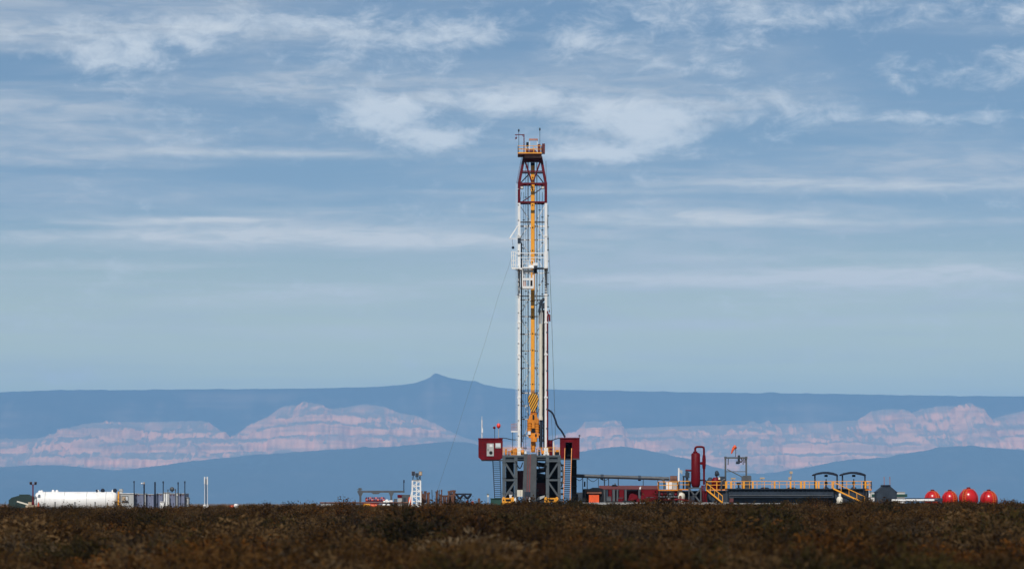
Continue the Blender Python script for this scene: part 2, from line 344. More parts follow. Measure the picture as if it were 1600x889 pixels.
build_range('mesa_hills', 30700, 2150, mesa_crest, [(0, 0), (.5, .52), (.8, .82), (1, 1)], hill_material('pink_sandstone', (0.245, 0.19, 0.155), (0.82, 0.40, 0.24), (0.45, 0.25, 0.175), 0.006, 0.32), 26, 0.0021, nx=1500, seed=7.0, jag=7, ledges=ledge, rows=80)
build_range('foothill_ridge', 28400, 3000, near_crest, soft, hill_material('cloud_shaded_ridge', (0.03, 0.03, 0.025), (0.10, 0.08, 0.06), (0.06, 0.05, 0.04), 0.0022), 22, 0.001, seed=12.0, jag=6)  # dark colours carry the cloud shadow lying on this ridge

# ------------------------------------------------------------------ air, and the cloud whose shadow lies on the scrub
def build_haze():
    mb = MB().box((-53000, -7000, -62), (53000, 45000, 1290))
    m = bpy.data.materials.new('dusty_blue_air'); m.use_nodes = True; nt = m.node_tree; nt.nodes.clear()
    pv = nt.nodes.new('ShaderNodeVolumePrincipled'); out = nt.nodes.new('ShaderNodeOutputMaterial'); nt.links.new(pv.outputs[0], out.inputs['Volume'])
    pv.inputs['Color'].default_value = HAZE_COLOR; pv.inputs['Density'].default_value = HAZE_DENSITY; pv.inputs['Anisotropy'].default_value = -0.3
    solo('haze', mb, m, 'thin blue haze filling the air before the far hills', 'haze', (0, 0, 0), kind='stuff')
HAZE_COLOR = (0.30, 0.60, 1.0, 1); HAZE_DENSITY = 4.3e-5
build_haze()

def build_cloud():
    edge, ry, rx, alt = -62.0, 420.0, 1500.0, 2300.0
    c = Vector((0, edge - ry, 0)) + SUN_DIR * (alt / SUN_DIR.z)
    bm = bmesh.new(); bmesh.ops.create_icosphere(bm, subdivisions=6, radius=1.0)
    for v in bm.verts:
        n = v.co.normalized(); k = 1 + 0.16 * noise.fractal(n * 3.2, 0.9, 2.0, 5) * (1 - 0.75 * smooth((n.y - 0.3) / 0.5))
        hz = 170 if n.z > 0 else 60
        v.co = Vector((n.x * rx * k, n.y * ry * k, n.z * hz * k + (40 * noise.fractal(n * 9, 0.9, 2, 4) if n.z > 0 else 0)))
    me = bpy.data.meshes.new('cloud'); bm.to_mesh(me); bm.free(); me.polygons.foreach_set('use_smooth', [True] * len(me.polygons))
    m = mat('cloud_white', (0.9, 0.9, 0.9), 1.0, var=0.02, scale=0.002); nt = m.node_tree        # a thin cloud: part of the sunlight comes through
    tr = nt.nodes.new('ShaderNodeBsdfTransparent'); mx = nt.nodes.new('ShaderNodeMixShader'); mx.inputs[0].default_value = 0.44
    nt.links.new(nt.nodes['Principled BSDF'].outputs[0], mx.inputs[1]); nt.links.new(tr.outputs[0], mx.inputs[2]); nt.links.new(mx.outputs[0], nt.nodes['Material Output'].inputs[0])
    o = structure('cloud', me, m); o.location = c
build_cloud()

# ------------------------------------------------------------------ scrub
def shrub_material(name, cols):
    m = bpy.data.materials.new(name); m.use_nodes = True; nt = m.node_tree; b = nt.nodes['Principled BSDF']; L = nt.links
    oi = nt.nodes.new('ShaderNodeObjectInfo'); cr = nt.nodes.new('ShaderNodeValToRGB'); L.new(oi.outputs['Random'], cr.inputs[0])
    e = cr.color_ramp.elements; e[0].color = (*cols[0], 1); e[1].color = (*cols[-1], 1)
    for i, c in enumerate(cols[1:-1]): k = e.new((i + 1) / (len(cols) - 1)); k.color = (*c, 1)
    g = nt.nodes.new('ShaderNodeNewGeometry'); n = nt.nodes.new('ShaderNodeTexNoise'); n.inputs['Scale'].default_value = 5; n.inputs['Detail'].default_value = 4; L.new(g.outputs['Position'], n.inputs['Vector'])
    big = nt.nodes.new('ShaderNodeTexNoise'); big.inputs['Scale'].default_value = 0.22; big.inputs['Detail'].default_value = 3; L.new(g.outputs['Position'], big.inputs['Vector'])
    def mr(v, lo, hi):
        k = nt.nodes.new('ShaderNodeMapRange'); k.inputs[1].default_value = 0.3; k.inputs[2].default_value = 0.7; k.inputs[3].default_value = lo; k.inputs[4].default_value = hi; L.new(v, k.inputs[0]); return k.outputs[0]
    mu = nt.nodes.new('ShaderNodeMath'); mu.operation = 'MULTIPLY'; L.new(mr(n.outputs['Fac'], 0.75, 1.25), mu.inputs[0]); L.new(mr(big.outputs['Fac'], 0.5, 1.5), mu.inputs[1])
    hs = nt.nodes.new('ShaderNodeHueSaturation'); L.new(cr.outputs[0], hs.inputs['Color']); L.new(mu.outputs[0], hs.inputs['Value'])
    L.new(hs.outputs[0], b.inputs['Base Color']); b.inputs['Roughness'].default_value = 0.85; b.inputs['Specular IOR Level'].default_value = 0.1
    return m
SHRUB = {
    'brown': shrub_material('brown_twig_leaves', [(0.066, 0.030, 0.009), (0.220, 0.098, 0.024), (0.094, 0.048, 0.014), (0.275, 0.153, 0.058), (0.121, 0.056, 0.014), (0.187, 0.093, 0.025)]),
    'rust': shrub_material('rust_twig_leaves', [(0.297, 0.102, 0.016), (0.209, 0.079, 0.014)]),
    'olive': shrub_material('olive_twig_leaves', [(0.044, 0.032, 0.010), (0.110, 0.073, 0.019), (0.055, 0.033, 0.012)]),
    'grey': shrub_material('grey_twig_leaves', [(0.050, 0.032, 0.017), (0.165, 0.102, 0.050), (0.286, 0.186, 0.094)]),
}
STEM = mat('shrub_bark', (0.055, 0.04, 0.03), 0.9, var=0.3, scale=6)
def shrub_meshes(seed, height, width, nst, nleaf, leaf):
    rnd = random.Random(seed); st = MB(); lf = MB()
    lobes = [(rnd.uniform(0, 6.28), rnd.uniform(.7, 1.25)) for _ in range(5)]
    for i in range(nst):
        a = rnd.uniform(0, 2 * math.pi); lean = rnd.random() ** 0.75
        k = 1.0
        for la, lk in lobes:
            d = abs((a - la + math.pi) % (2 * math.pi) - math.pi)
            if d < 0.7: k = lk
        rr = width * 0.5 * lean * k; hh = height * (1 - 0.50 * lean ** 2) * rnd.uniform(0.72, 1.08)
        base = Vector((rnd.uniform(-.12, .12), rnd.uniform(-.12, .12), -0.05))
        tip = Vector((math.cos(a) * rr, math.sin(a) * rr, hh)); mid = base.lerp(tip, 0.5) + Vector((rnd.uniform(-.07, .07), rnd.uniform(-.07, .07), rnd.uniform(-.05, .1)))
        side = Vector((-math.sin(a + .6), math.cos(a + .6), 0)) * rnd.uniform(.005, .012)
        st.add([base - side * 1.4, base + side * 1.4, mid + side, mid - side, tip + side * .3, tip - side * .3], [(0, 1, 2, 3), (3, 2, 4, 5)])
        for j in range(nleaf):
            t = rnd.uniform(0.22, 1.03); p = (base.lerp(mid, t * 2) if t < .5 else mid.lerp(tip, t * 2 - 1))
            p = p + Vector((rnd.gauss(0, .085), rnd.gauss(0, .085), rnd.gauss(0, .06)))
            d = Vector((rnd.gauss(0, 1) + math.cos(a), rnd.gauss(0, 1) + math.sin(a), rnd.gauss(0.7, .8))).normalized()
            s = d.cross(Vector((rnd.gauss(0, 1), rnd.gauss(0, 1), rnd.gauss(0, 1)))).normalized(); L_ = leaf * rnd.uniform(.6, 1.5)
            lf.add([p - s * L_ * .12, p + s * L_ * .12, p + s * L_ * .2 + d * L_ * .6, p + d * L_, p - s * L_ * .2 + d * L_ * .55], [(0, 1, 2, 3, 4)])
    return st, lf
def raw_mesh(mb, name, m):
    me = bpy.data.meshes.new(name); me.from_pydata([tuple(v) for v in mb.v], [], mb.f); me.materials.append(m); return me
KINDS = [('brown', 1.05, 2.5, 85, 18, .10), ('brown', 0.85, 2.1, 76, 17, .09), ('brown', 1.15, 2.2, 80, 16, .10), ('rust', 0.8, 1.9, 70, 17, .09), ('rust', 1.0, 2.2, 75, 17, .09),
         ('olive', 1.1, 2.5, 80, 17, .10), ('olive', .9, 2.0, 72, 16, .09), ('grey', 0.95, 2.4, 90, 12, .10), ('grey', 0.7, 2.1, 80, 13, .09)]
SV = []
for i, (kind, h, w, ns, nl, lf_) in enumerate(KINDS):
    s_, l_ = shrub_meshes(100 + i, h, w, ns, nl, lf_)
    SV.append((kind, raw_mesh(s_, 'stems', STEM), raw_mesh(l_, 'foliage', SHRUB[kind]), h, w))

NEAR = {'brown': ('brown leafy desert shrub of the near dry scrub', 'brown desert shrubs'), 'rust': ('rust-orange desert shrub glowing in the dark scrub', 'rust-orange desert shrubs'),
        'olive': ('dark olive desert shrub in the brown scrub', 'dark olive desert shrubs'), 'grey': ('greyish bare-twigged desert shrub among the brown scrub', 'grey twiggy desert shrubs')}
def build_scrub():
    rnd = random.Random(31); taken = []
    def put(px, d, vi, sc, rot):
        kind, sm, lm, h, w = SV[vi]; y = d - DIST; x = X(px, y)
        r = thing('desert_shrub', NEAR[kind][0], 'shrub', (x, y, ground_z(x, y)), NEAR[kind][1]); r.rotation_euler = (0, 0, rot); r.scale = (sc, sc, sc)
        for nm, me in (('stems', sm), ('foliage', lm)):
            o = bpy.data.objects.new(nm, me); COL.objects.link(o); o.parent = r
        taken.append((x, y, w * sc * 0.42))
    rows = [(118, 9), (124, 9), (131, 10), (139, 10), (148, 11), (158, 11), (170, 12), (184, 12), (200, 13), (220, 13)]
    for d, n in rows:
        for i in range(n):
            px = 1600 * (i + 0.5 + rnd.uniform(-.45, .45)) / n; vi = rnd.choice([0, 1, 2, 0, 1, 3, 4, 5, 6, 7, 8])
            put(px, d + rnd.uniform(-4, 4), vi, rnd.choice([.9, 1.2, 1.5, 1.9]), rnd.uniform(0, 6.28))
    for px, d, vi, sc in ((905, 133, 4, 1.35), (1270, 175, 3, 1.4), (1090, 128, 8, 1.6), (300, 175, 5, 1.4), (980, 210, 5, 1.5), (110, 200, 5, 1.3), (1450, 128, 7, 1.5), (1325, 395, 5, 1.5), (640, 150, 5, 2.0), (820, 190, 6, 2.1), (420, 130, 3, 1.7), (60, 150, 0, 2.0), (1180, 150, 5, 2.1), (1540, 180, 0, 2.0), (730, 122, 8, 2.2), (210, 124, 7, 2.0), (1350, 122, 0, 1.9)):
        put(px, d, vi, sc, rnd.uniform(0, 6.28))
    # the rest: one mass of scrub, scattered on points
    pts = []; rots = []; scs = []; idx = []
    cell = {}
    for x, y, r in taken: cell.setdefault((int(x // 3), int(y // 3)), []).append((x, y, r))
    d = 84.0
    while d < 486:
        half = 0.5 * d * 0.40 + 9; n = int(2 * half * (0.36 if d < 300 else 0.5))
        for _ in range(n):
            x = rnd.uniform(-half, half); y = d - DIST + rnd.uniform(-.5, .5)
            if y > -22 - 9 * noise.noise(Vector((x * .02, 0, 0))): continue
            near = False
            for i in (-1, 0, 1):
                for j in (-1, 0, 1):
                    for tx, ty, tr in cell.get((int(x // 3) + i, int(y // 3) + j), ()):
                        if (tx - x) ** 2 + (ty - y) ** 2 < tr * tr: near = True
            if near: continue
            patch = noise.noise(Vector((x * .06, y * .03, 9)))
            vi = rnd.choice([3, 4] if patch > .38 else [5, 6, 5, 0] if patch < -.35 else [7, 8, 0] if -.2 < patch < -.08 else [0, 1, 2, 0, 1, 2, 3, 6, 8])
            pts.append((x, y, ground_z(x, y))); rots.append(rnd.uniform(0, 6.28)); idx.append(vi)
            sc = rnd.choice([.5, .65, .85, 1.0, 1.2, 1.5]) * rnd.uniform(.9, 1.1) * (0.9 + 0.3 * noise.noise(Vector((x * .1, y * .05, 4)))) * (1 - 0.22 * smooth((d - 300) / 120))
            if d > 330 and rnd.random() < .05: sc *= rnd.uniform(1.25, 1.7)
            scs.append(sc)
        d += 1.0
    for k in range(900):      # strip of scrub beyond the equipment, in the sun
        y = rnd.uniform(45, 150); half = 0.5 * (500 + y) * 0.36; x = rnd.uniform(-half, half)
        pts.append((x, y, 0)); rots.append(rnd.uniform(0, 6.28)); idx.append(rnd.choice([0, 1, 3, 4])); scs.append(rnd.uniform(.7, 1.1))
    src = bpy.data.collections.new('scrub_sources')
    for i, (kind, sm, lm, h, w) in enumerate(SV):
        me = bpy.data.meshes.new('scrub_shrub'); a = MB()
        bm = bmesh.new(); bm.from_mesh(sm); k = len(bm.faces); bm.from_mesh(lm); bm.faces.ensure_lookup_table()
        for fi, fc in enumerate(bm.faces): fc.material_index = 0 if fi < k else 1
        bm.to_mesh(me); bm.free(); me.materials.append(STEM); me.materials.append(SHRUB[kind])
        o = bpy.data.objects.new('scrub_source_%02d' % i, me); src.objects.link(o)
    me = bpy.data.meshes.new('scrub'); me.from_pydata(pts, [], [])
    for nm, ty, data in (('rot', 'FLOAT', rots), ('sc', 'FLOAT', scs), ('vi', 'INT', idx)):
        at = me.attributes.new(nm, ty, 'POINT'); at.data.foreach_set('value', data)
    o = bpy.data.objects.new('scrub', me); COL.objects.link(o); props(o, 'dense dry brown scrub covering the plain before the rig', 'scrub', None, 'stuff')
    ng = bpy.data.node_groups.new('scatter_scrub', 'GeometryNodeTree')
    ng.interface.new_socket('Geometry', in_out='INPUT', socket_type='NodeSocketGeometry'); ng.interface.new_socket('Geometry', in_out='OUTPUT', socket_type='NodeSocketGeometry')
    nd, ln = ng.nodes, ng.links
    gi = nd.new('NodeGroupInput'); go = nd.new('NodeGroupOutput'); ip = nd.new('GeometryNodeInstanceOnPoints'); ci = nd.new('GeometryNodeCollectionInfo')
    ci.inputs['Collection'].default_value = src; ci.inputs['Separate Children'].default_value = True; ci.inputs['Reset Children'].default_value = True
    def attr(nm, ty):
        a = nd.new('GeometryNodeInputNamedAttribute'); a.data_type = ty; a.inputs['Name'].default_value = nm; return a.outputs[0]
    cx = nd.new('ShaderNodeCombineXYZ'); ln.new(attr('rot', 'FLOAT'), cx.inputs[2])
    ln.new(gi.outputs[0], ip.inputs['Points']); ln.new(ci.outputs[0], ip.inputs['Instance']); ip.inputs['Pick Instance'].default_value = True
    ln.new(attr('vi', 'INT'), ip.inputs['Instance Index']); ln.new(cx.outputs[0], ip.inputs['Rotation']); ln.new(attr('sc', 'FLOAT'), ip.inputs['Scale'])
    ln.new(ip.outputs[0], go.inputs[0])
    md = o.modifiers.new('scatter', 'NODES'); md.node_group = ng
build_scrub()

# ------------------------------------------------------------------ the drilling rig
def rail(mb, pts, h=1.05, r=0.03, post=1.6, mid=True):
    """handrail along pts (floor points)"""
    for a, b in zip(pts, pts[1:]):
        a, b = Vector(a), Vector(b); up = Vector((0, 0, h))
        mb.bar(a + up, b + up, r * 2)
        if mid: mb.bar(a + up * .55, b + up * .55, r * 1.6)
        n = max(1, round((b - a).length / post))
        for i in range(n + 1): p = a.lerp(b, i / n); mb.bar(p, p + up, r * 2)
    return mb

def build_substructure():
    t = thing('rig_substructure', 'blue-grey steel substructure with braced towers carrying the drill floor', 'substructure', (X(830), 0, 0))
    yf, yb = -4.0, 6.0
    deck = MB().pbox(785, 711, 876, 714, yf, yb + .5); part('drill_floor', deck, 'grey', t)
    part('floor_girder', MB().pbox(787, 714.05, 874, 718, yf + .25, yf + .75), 'grey', t)
    part('floor_girder', MB().pbox(787, 714.05, 874, 720, yb - .5, yb), 'grey', t)
    for px0, px1 in ((785, 790), (803.5, 808.5), (852.5, 857.5), (871, 875.5)):
        for y in (yf, yb - .5):
            c = MB().box((X(px0), y + .02, 0), (X(px1), y + .5, Z(714.1)))
            for k in range(3): c.box((X(px0) - .04, y - .04, Z(722 + k * 24)), (X(px1) + .04, y + .56, Z(723 + k * 24)))
            part('column', c, 'grey', t)
    def br(a, b, y, w): return part('brace', MB().bar((X(a[0]), y, Z(a[1])), (X(b[0]), y, Z(b[1])), w), 'grey', t)
    for y in (yf + .25, yb - .25):
        for a, b in (((790, 724), (804, 746)), ((804, 754), (790, 774)), ((871, 724), (857, 746)), ((857, 754), (871, 774)), ((789, 750), (805, 750)), ((856, 750), (872, 750)), ((788, 720.5), (806, 720.5)), ((855, 720.5), (873, 720.5))):
            br(a, b, y, .26)
    for px in (787.5, 806, 855, 873.3):      # side bracing, front to back
        part('brace', MB().bar((X(px), yf + .5, Z(724)), (X(px), yb - .5, Z(770)), .2), 'grey', t)
    # black sheets added to darken the shaded interior, and machinery under the floor
    part('dark_backing', MB().pbox(790.5, 722, 803, 779, yb - 1.2, yb - 1.1), 'black', t)
    part('dark_backing', MB().pbox(858, 721, 871, 779, yb - 1.2, yb - 1.1), 'black', t)
    part('dark_backing', MB().pbox(838, 742, 853, 785, yb - 1.6, yb - 1.5), 'black', t)
    dw = MB().pbox(808, 737, 820, 772, 2.5, 5.0); dw.pbox(807, 735, 820, 737, 2.4, 5.1); part('drawworks_house', dw, 'brownred', t)
    part('trip_tank', MB().pbox(838, 757, 852.3, 772, 1.5, 4.0).pbox(839, 754, 851, 757, 1.8, 3.6), 'brownred', t)
    for k, (a, b) in enumerate((((836, 724), (853, 726)), ((836, 736), (853, 733)), ((838, 741), (853, 744)))): part('pipe', MB().tube((X(a[0]), 4, Z(a[1])), (X(b[0]), 4.4, Z(b[1])), .32, 10), 'dgrey', t)
    bop = MB()
    for z0, z1, r in ((0.2, .6, .8), (.6, 1.5, .55), (1.5, 1.9, .85), (1.9, 2.9, .6), (2.9, 3.3, .85), (3.3, 4.6, .5), (4.6, 4.9, .7), (4.9, 6.4, .35)): bop.lathe((X(832), 1.0, 0), [(r, z0), (r, z1)], 14)
    part('blowout_preventer', bop, 'mgrey', t)
    # floor-level odds: winches, posts
    ramp = MB()   # the V-door ramp, sloping towards the pipe yard
    y0, y1 = yf - .06, yf - 9.0; zt, zb = Z(711), 0.25
    xa, xb, xc, xd = X(818.5), X(838.5), X(815.5, y1), X(837, y1)
    def strip(u0, u1, dz, th):
        A = [Vector((xa + (xb - xa) * u, y0, zt + dz)) for u in (u0, u1)]; B = [Vector((xc + (xd - xc) * u, y1, zb + dz)) for u in (u0, u1)]
        d = Vector((0, 0, -th)); ramp.add([A[0], A[1], B[1], B[0], A[0] + d, A[1] + d, B[1] + d, B[0] + d], [(0, 1, 2, 3), (7, 6, 5, 4), (0, 4, 5, 1), (1, 5, 6, 2), (2, 6, 7, 3), (3, 7, 4, 0)])
    for u0, u1, dz, th in ((0, .30, .14, .5), (.30, .36, 0, .35), (.36, .48, .1, .45), (.48, .54, -.02, .3), (.54, 1, .14, .5)): strip(u0 + .004, u1 - .004, dz, th)
    rp = part('pipe_ramp', ramp, 'ramp', t, 'grey sloping ramp with a dark central groove')
    g = MB(); mid = lambda u, f, dz: Vector(((xa + (xb - xa) * u) * (1 - f) + (xc + (xd - xc) * u) * f, y0 * (1 - f) + y1 * f, zt * (1 - f) + zb * f + dz))
    g.bar(mid(.5, 0, .02), mid(.5, 1, .02), .16); g.bar(mid(.33, 0, .03), mid(.33, 1, .03), .1)
    part('ramp_groove', g, 'brownred', rp)
    # handrails of the drill floor
    h = MB(); z = Z(711) + .02
    rail(h, [(X(786), yf + .2, z), (X(817), yf + .2, z)], 1.0, .028); part('handrail', h, 'yellow', t)
    h = MB(); rail(h, [(X(840), yf + .2, z), (X(874), yf + .2, z)], 1.0, .028); part('handrail', h, 'yellow', t)
    h = MB(); rail(h, [(X(786), yb + .3, z), (X(874), yb + .3, z)], 1.0, .028); part('handrail', h, 'yellow', t)
build_substructure()

def build_mast():
    t = thing('drilling_mast', 'tall white and dark red lattice drilling mast above the drill floor', 'mast', (X(832), 0, Z(711)))
    yr = 2.6; XL, XR = X(811), X(853)
    zs = (711, 622, 555, 505, 462, 424, 370, 317)
    def leg_seg(x, y, p0, p1, w): return MB().box((x - w / 2, y - w / 2, Z(p0)), (x + w / 2, y + w / 2, Z(p1) - .03))
    for x in (XL, XR):
        for y in (0, yr):
            w = .36 if y == 0 else .28; c = MB()
            for a, b in zip(zs, zs[1:]):
                c.box((x - w / 2, y - w / 2, Z(a)), (x + w / 2, y + w / 2, Z(b) - .06))
                c.box((x - w / 2 - .06, y - w / 2 - .06, Z(a) - .0), (x + w / 2 + .06, y + w / 2 + .06, Z(a) + .22))
            part('leg', c, 'white', t)
        foot = MB().box((x - .45, -.45, Z(711) + .005), (x + .45, .45, Z(707))); foot.box((x - .3, -.3, Z(707)), (x + .3, .3, Z(699))); part('leg_shoe', foot, 'white', t)
    # upper red frame tapering to the crown
    tx0, tx1 = X(819), X(845.5)
    for x, xt in ((XL, tx0), (XR, tx1)):
        for y in (0, yr):
            part('upper_leg', MB().bar((x, y, Z(317)), (x, y, Z(286)), .36).bar((x, y, Z(286.5)), (xt, y * .8 + .3, Z(245)), .32), 'mastred', t)
    fx = lambda px, py: (X(px), 0.0, Z(py))
    for a, b, w in (((811, 316), (853, 316), .22), ((811, 287), (853, 287), .24), ((815, 268), (849, 268), .18), ((818, 250), (846, 250), .22)):
        for y in (.0, yr): part('crossbeam', MB().bar((X(a[0]), y * .95 + .05, Z(a[1])), (X(b[0]), y * .95 + .05, Z(b[1])), w), 'mastred', t)
    for a, b, w in (((820, 249), (832, 286), .17), ((845, 249), (832, 286), .17), ((813, 284), (825.5, 271), .14), ((851.5, 286), (840, 271), .14), ((813.5, 315), (849.5, 290), .13)):
        part('diagonal', MB().bar((X(a[0]), yr, Z(a[1])), (X(b[0]), yr, Z(b[1])), w), 'mastred', t)
    for a, b in (((820, 249), (831, 285)), ((845, 249), (833, 285))): part('diagonal', MB().bar(fx(*a), fx(*b), .17), 'mastred', t)
    # rear girts and K bracing, white
    girts = (345, 351.5, 373, 396, 425, 461, 467, 493, 521, 547, 574, 613, 633, 654, 680)
    for g in girts: part('girt', MB().bar((XL + .15, yr, Z(g)), (XR - .15, yr, Z(g)), .15 if g not in (345, 351.5, 613) else .2), 'white', t)
    ks = (317, 345, 373, 396, 425, 461, 493, 521, 547, 574, 613, 654, 700)
    for i, (a, b) in enumerate(zip(ks, ks[1:])):
        m = (XL + X(829)) / 2 + .35
        for x0, x1 in ((XL, X(829.5)), (XR, X(836.5))):
            p, q = ((x0, a), (x1, b)) if i % 2 == 0 else ((x1, a), (x0, b))
            part('diagonal', MB().bar((p[0], yr, Z(p[1])), (q[0], yr, Z(q[1])), .085), 'white', t)
    for x in (XL, XR):        # side panels
        for i, (a, b) in enumerate(zip(ks, ks[1:])):
            part('side_brace', MB().bar((x, 0 if i % 2 else yr, Z(a)), (x, yr if i % 2 else 0, Z(b)), .1).bar((x, .15, Z(b)), (x, yr - .15, Z(b)), .12), 'white', t)
    # ladder up the left leg with cage hoops, dark service line
    ld = MB()
    for x in (X(806.2), X(808.0)): ld.bar((x, -.3, Z(705)), (x, -.3, Z(287)), .028)
    for k in range(0, 95): z = Z(705) + .40 * k; ld.bar((X(806.2), -.3, z), (X(808.0), -.3, z), .02)
    for k in range(18): ld.box((X(808.5), -.32, Z(704 - k * 24)), (XL, -.2, Z(704 - k * 24) + .05))
    part('ladder', ld, 'white', t)
    ld = MB()
    for x, xt in ((X(807), X(815.5)), (X(808.8), X(817.3))): ld.bar((x, -.3, Z(286.9)), (xt, .1, Z(242)), .035)
    for k in range(26):
        f = k / 26; z = Z(287) * (1 - f) + Z(242) * f; ld.bar((X(807 + 8.5 * f), -.3 + .4 * f, z), (X(808.8 + 8.5 * f), -.3 + .4 * f, z), .03)
    part('ladder', ld, 'mastred', t)
    for px, r, p0, p1 in ((814.6, .07, 700, 380), (815.6, .04, 690, 350), (818.4, .03, 700, 300), (821.5, .025, 700, 260), (843.0, .025, 640, 290), (847.5, .03, 480, 300), (856.2, .03, 480, 320), (850.2, .08, 700, 485), (849.0, .06, 690, 500)):
        c = MB().path([(X(px), .24, Z(p0 + (p1 - p0) * k / 24)) for k in range(25)], r, 6)
        for k in range(9): c.box((X(px) - .14, .12, Z(p0 + (p1 - p0) * k / 9)), (X(px) + .14, .34, Z(p0 + (p1 - p0) * k / 9) + .12))
        part('service_line', c, 'black', t)
    # yellow guide rail for the top drive
    gr = MB().box((X(829.5), 1.2, Z(706)), (X(835.3), 1.75, Z(256))); rl = part('guide_rail', gr, 'yellow', t, 'orange-yellow guide rail running up inside the mast')
    part('rail_head', MB().box((X(829.3), 1.1, Z(257.5)), (X(835.5), 1.8, Z(253))), 'black', rl)
    for py in (277, 292, 296, 320, 355, 391, 410, 470, 495, 521, 547, 600): part('bracket', MB().box((X(831.4), 1.12, Z(py)), (X(833.4), 1.3, Z(py) + .12)).box((X(828.6), 1.3, Z(py) - .03), (X(836.2), 1.6, Z(py) + .09)), 'black', rl)
    # hanging floodlights on the red frame
    for px in (815.5, 848):
        f = MB().bar((X(px), -.35, Z(287)), (X(px), -.35, Z(291)), .05).box((X(px) - .22, -.6, Z(296)), (X(px) + .22, -.2, Z(291.5))); fl = part('floodlight', f, 'black', t)
        part('lens', MB().box((X(px) - .17, -.64, Z(295.4)), (X(px) + .17, -.605, Z(292.2))), 'lamp', fl)
    # ---- crown platform
    cz = Z(241.5)
    cp = part('crown_platform', MB().box((X(809), -1.2, cz - .1), (X(846.5), 3.2, cz)).box((X(818), -.3, Z(248.5)), (X(846), 2.6, cz - .1)), 'brownred', t)
    part('crown_beam', MB().box((X(819.5), -.5, Z(247.5)), (X(846), -.31, Z(243))), 'pink', cp)
    h = MB(); rail(h, [(X(809.3), 3.1, cz), (X(809.3), -1.1, cz), (X(846.2), -1.1, cz), (X(846.2), 3.1, cz), (X(809.3), 3.1, cz)], 1.1, .035, 1.3); h.box((X(809), -1.23, cz + .01), (X(846.5), -1.19, cz + .16)); part('handrail', h, 'yellow', cp)
    gp = MB().bar((X(818.8), .4, cz), (X(818.8), .4, Z(209.5)), .13).bar((X(818.9), .4, Z(210.4)), (X(804.6), .4, Z(210.4)), .11).bar((X(818.8), .4, Z(214)), (X(815.5), .4, Z(210.6)), .07)
    gp.bar((X(806.5), .4, Z(210.4)), (X(806.5), .4, Z(214.5)), .05); gp.ball((X(806.5), .4, Z(215.6)), .14); gp.bar((X(804.6), .4, Z(218)), (X(806.5), .4, Z(216)), .06); part('gin_pole', gp, 'mastred', cp)
    fr = MB()
    for px in (827.6, 839.6): fr.bar((X(px), .6, cz), (X(px), .6, Z(219)), .09)
    part('lifting_frame', fr, 'white', cp); part('lifting_beam', MB().box((X(826.6), .45, Z(219.2)), (X(840.4), .75, Z(216.4))), 'pink', cp)
    part('crown_sheave', MB().lathe((X(833), .8, cz + .1), [(.06, -.5), (.62, -.5), (.62, -.38), (.5, -.3), (.62, -.2), (.62, .2), (.5, .3), (.62, .4), (.06, .4)], 24, 'y'), 'brownred', cp)
    part('winch', MB().box((X(822), -.4, cz + .02), (X(826.3), .3, cz + .75)).tube((X(827), .2, cz + .45), (X(832), .2, cz + .45), .28, 12), 'brownred', cp)
    part('junction_box', MB().box((X(822.3), .0, Z(229)), (X(826), .4, Z(222.5))).bar((X(824), .2, cz), (X(824), .2, Z(228)), .08), 'black', cp)
    part('motor', MB().box((X(840), 0, cz + .02), (X(844.5), .9, Z(225.5))), 'brownred', cp)
    sh = MB().box((X(847), -.3, Z(239.8)), (X(851.5), 1.2, Z(225))).box((X(846.2), .1, Z(236)), (X(847.1), .8, Z(230)))
    part('sheave_guard', sh, 'brownred', cp)
    for px, top in ((810.6, 203), (843.6, 201)):
        part('aviation_light', MB().bar((X(px), 1.0, cz), (X(px), 1.0, Z(top) - .2), .06).lathe((X(px), 1.0, Z(top)), [(.07, -.2), (.11, -.15), (.11, .1), (.05, .2)], 10), 'dgrey', cp)
    # ---- racking board
    bz = Z(420); yb0, yb1 = -3.4, -.3
    rb = part('racking_board', MB().box((X(799.5), yb0, bz - .12), (X(805.3), yb1, bz)).box((X(805.35), -1.2, bz - .2), (X(815.8), -.25, bz + .05)).box((X(816), yb0, bz - .16), (X(834), -1.5, bz + .02)).box((X(849.5), yb0, bz - .15), (X(855.5), -.25, bz)).box((X(799.5), yb0 - .1, bz - .3), (X(805.2), yb0 - .02, bz - .13)), 'white', t)
    fg = MB()
    for k in range(9): fg.box((X(835.2), yb0 + .1 + k * .34, bz - .14), (X(849.3), yb0 + .24 + k * .34, bz - .04))
    fg.box((X(834.2), yb0, bz - .3), (X(835), -.5, bz)); part('pipe_fingers', fg, 'dgrey', rb)
    h = MB()
    for z in (396, 402, 410, 416.5): h.bar((X(799.4), yb0, Z(z)), (X(805.8), yb0, Z(z)), .10).bar((X(799.4), yb0, Z(z)), (X(799.4), yb1, Z(z)), .08)
    for px in (799.4, 802.5, 805.8): h.bar((X(px), yb0, bz), (X(px), yb0, Z(395.5)), .11)
    for y in (-2.4, -1.4, yb1): h.bar((X(799.4), y, bz), (X(799.4), y, Z(395.5)), .09)
    part('basket_rail', h, 'white', rb)
    h = MB()
    for z in (396, 402, 410): h.bar((X(850.5), yb0, Z(z)), (X(855.4), yb0, Z(z)), .08).bar((X(855.4), yb0, Z(z)), (X(855.4), yb1, Z(z)), .08)
    for px in (850.5, 853, 855.4): h.bar((X(px), yb0, bz), (X(px), yb0, Z(395.5)), .09)
    h.bar((X(806), -.5, Z(396)), (X(850.5), -.5, Z(396)), .09); h.bar((X(814), -.5, Z(403)), (X(850), -.5, Z(403)), .08); part('basket_rail', h, 'white', rb)
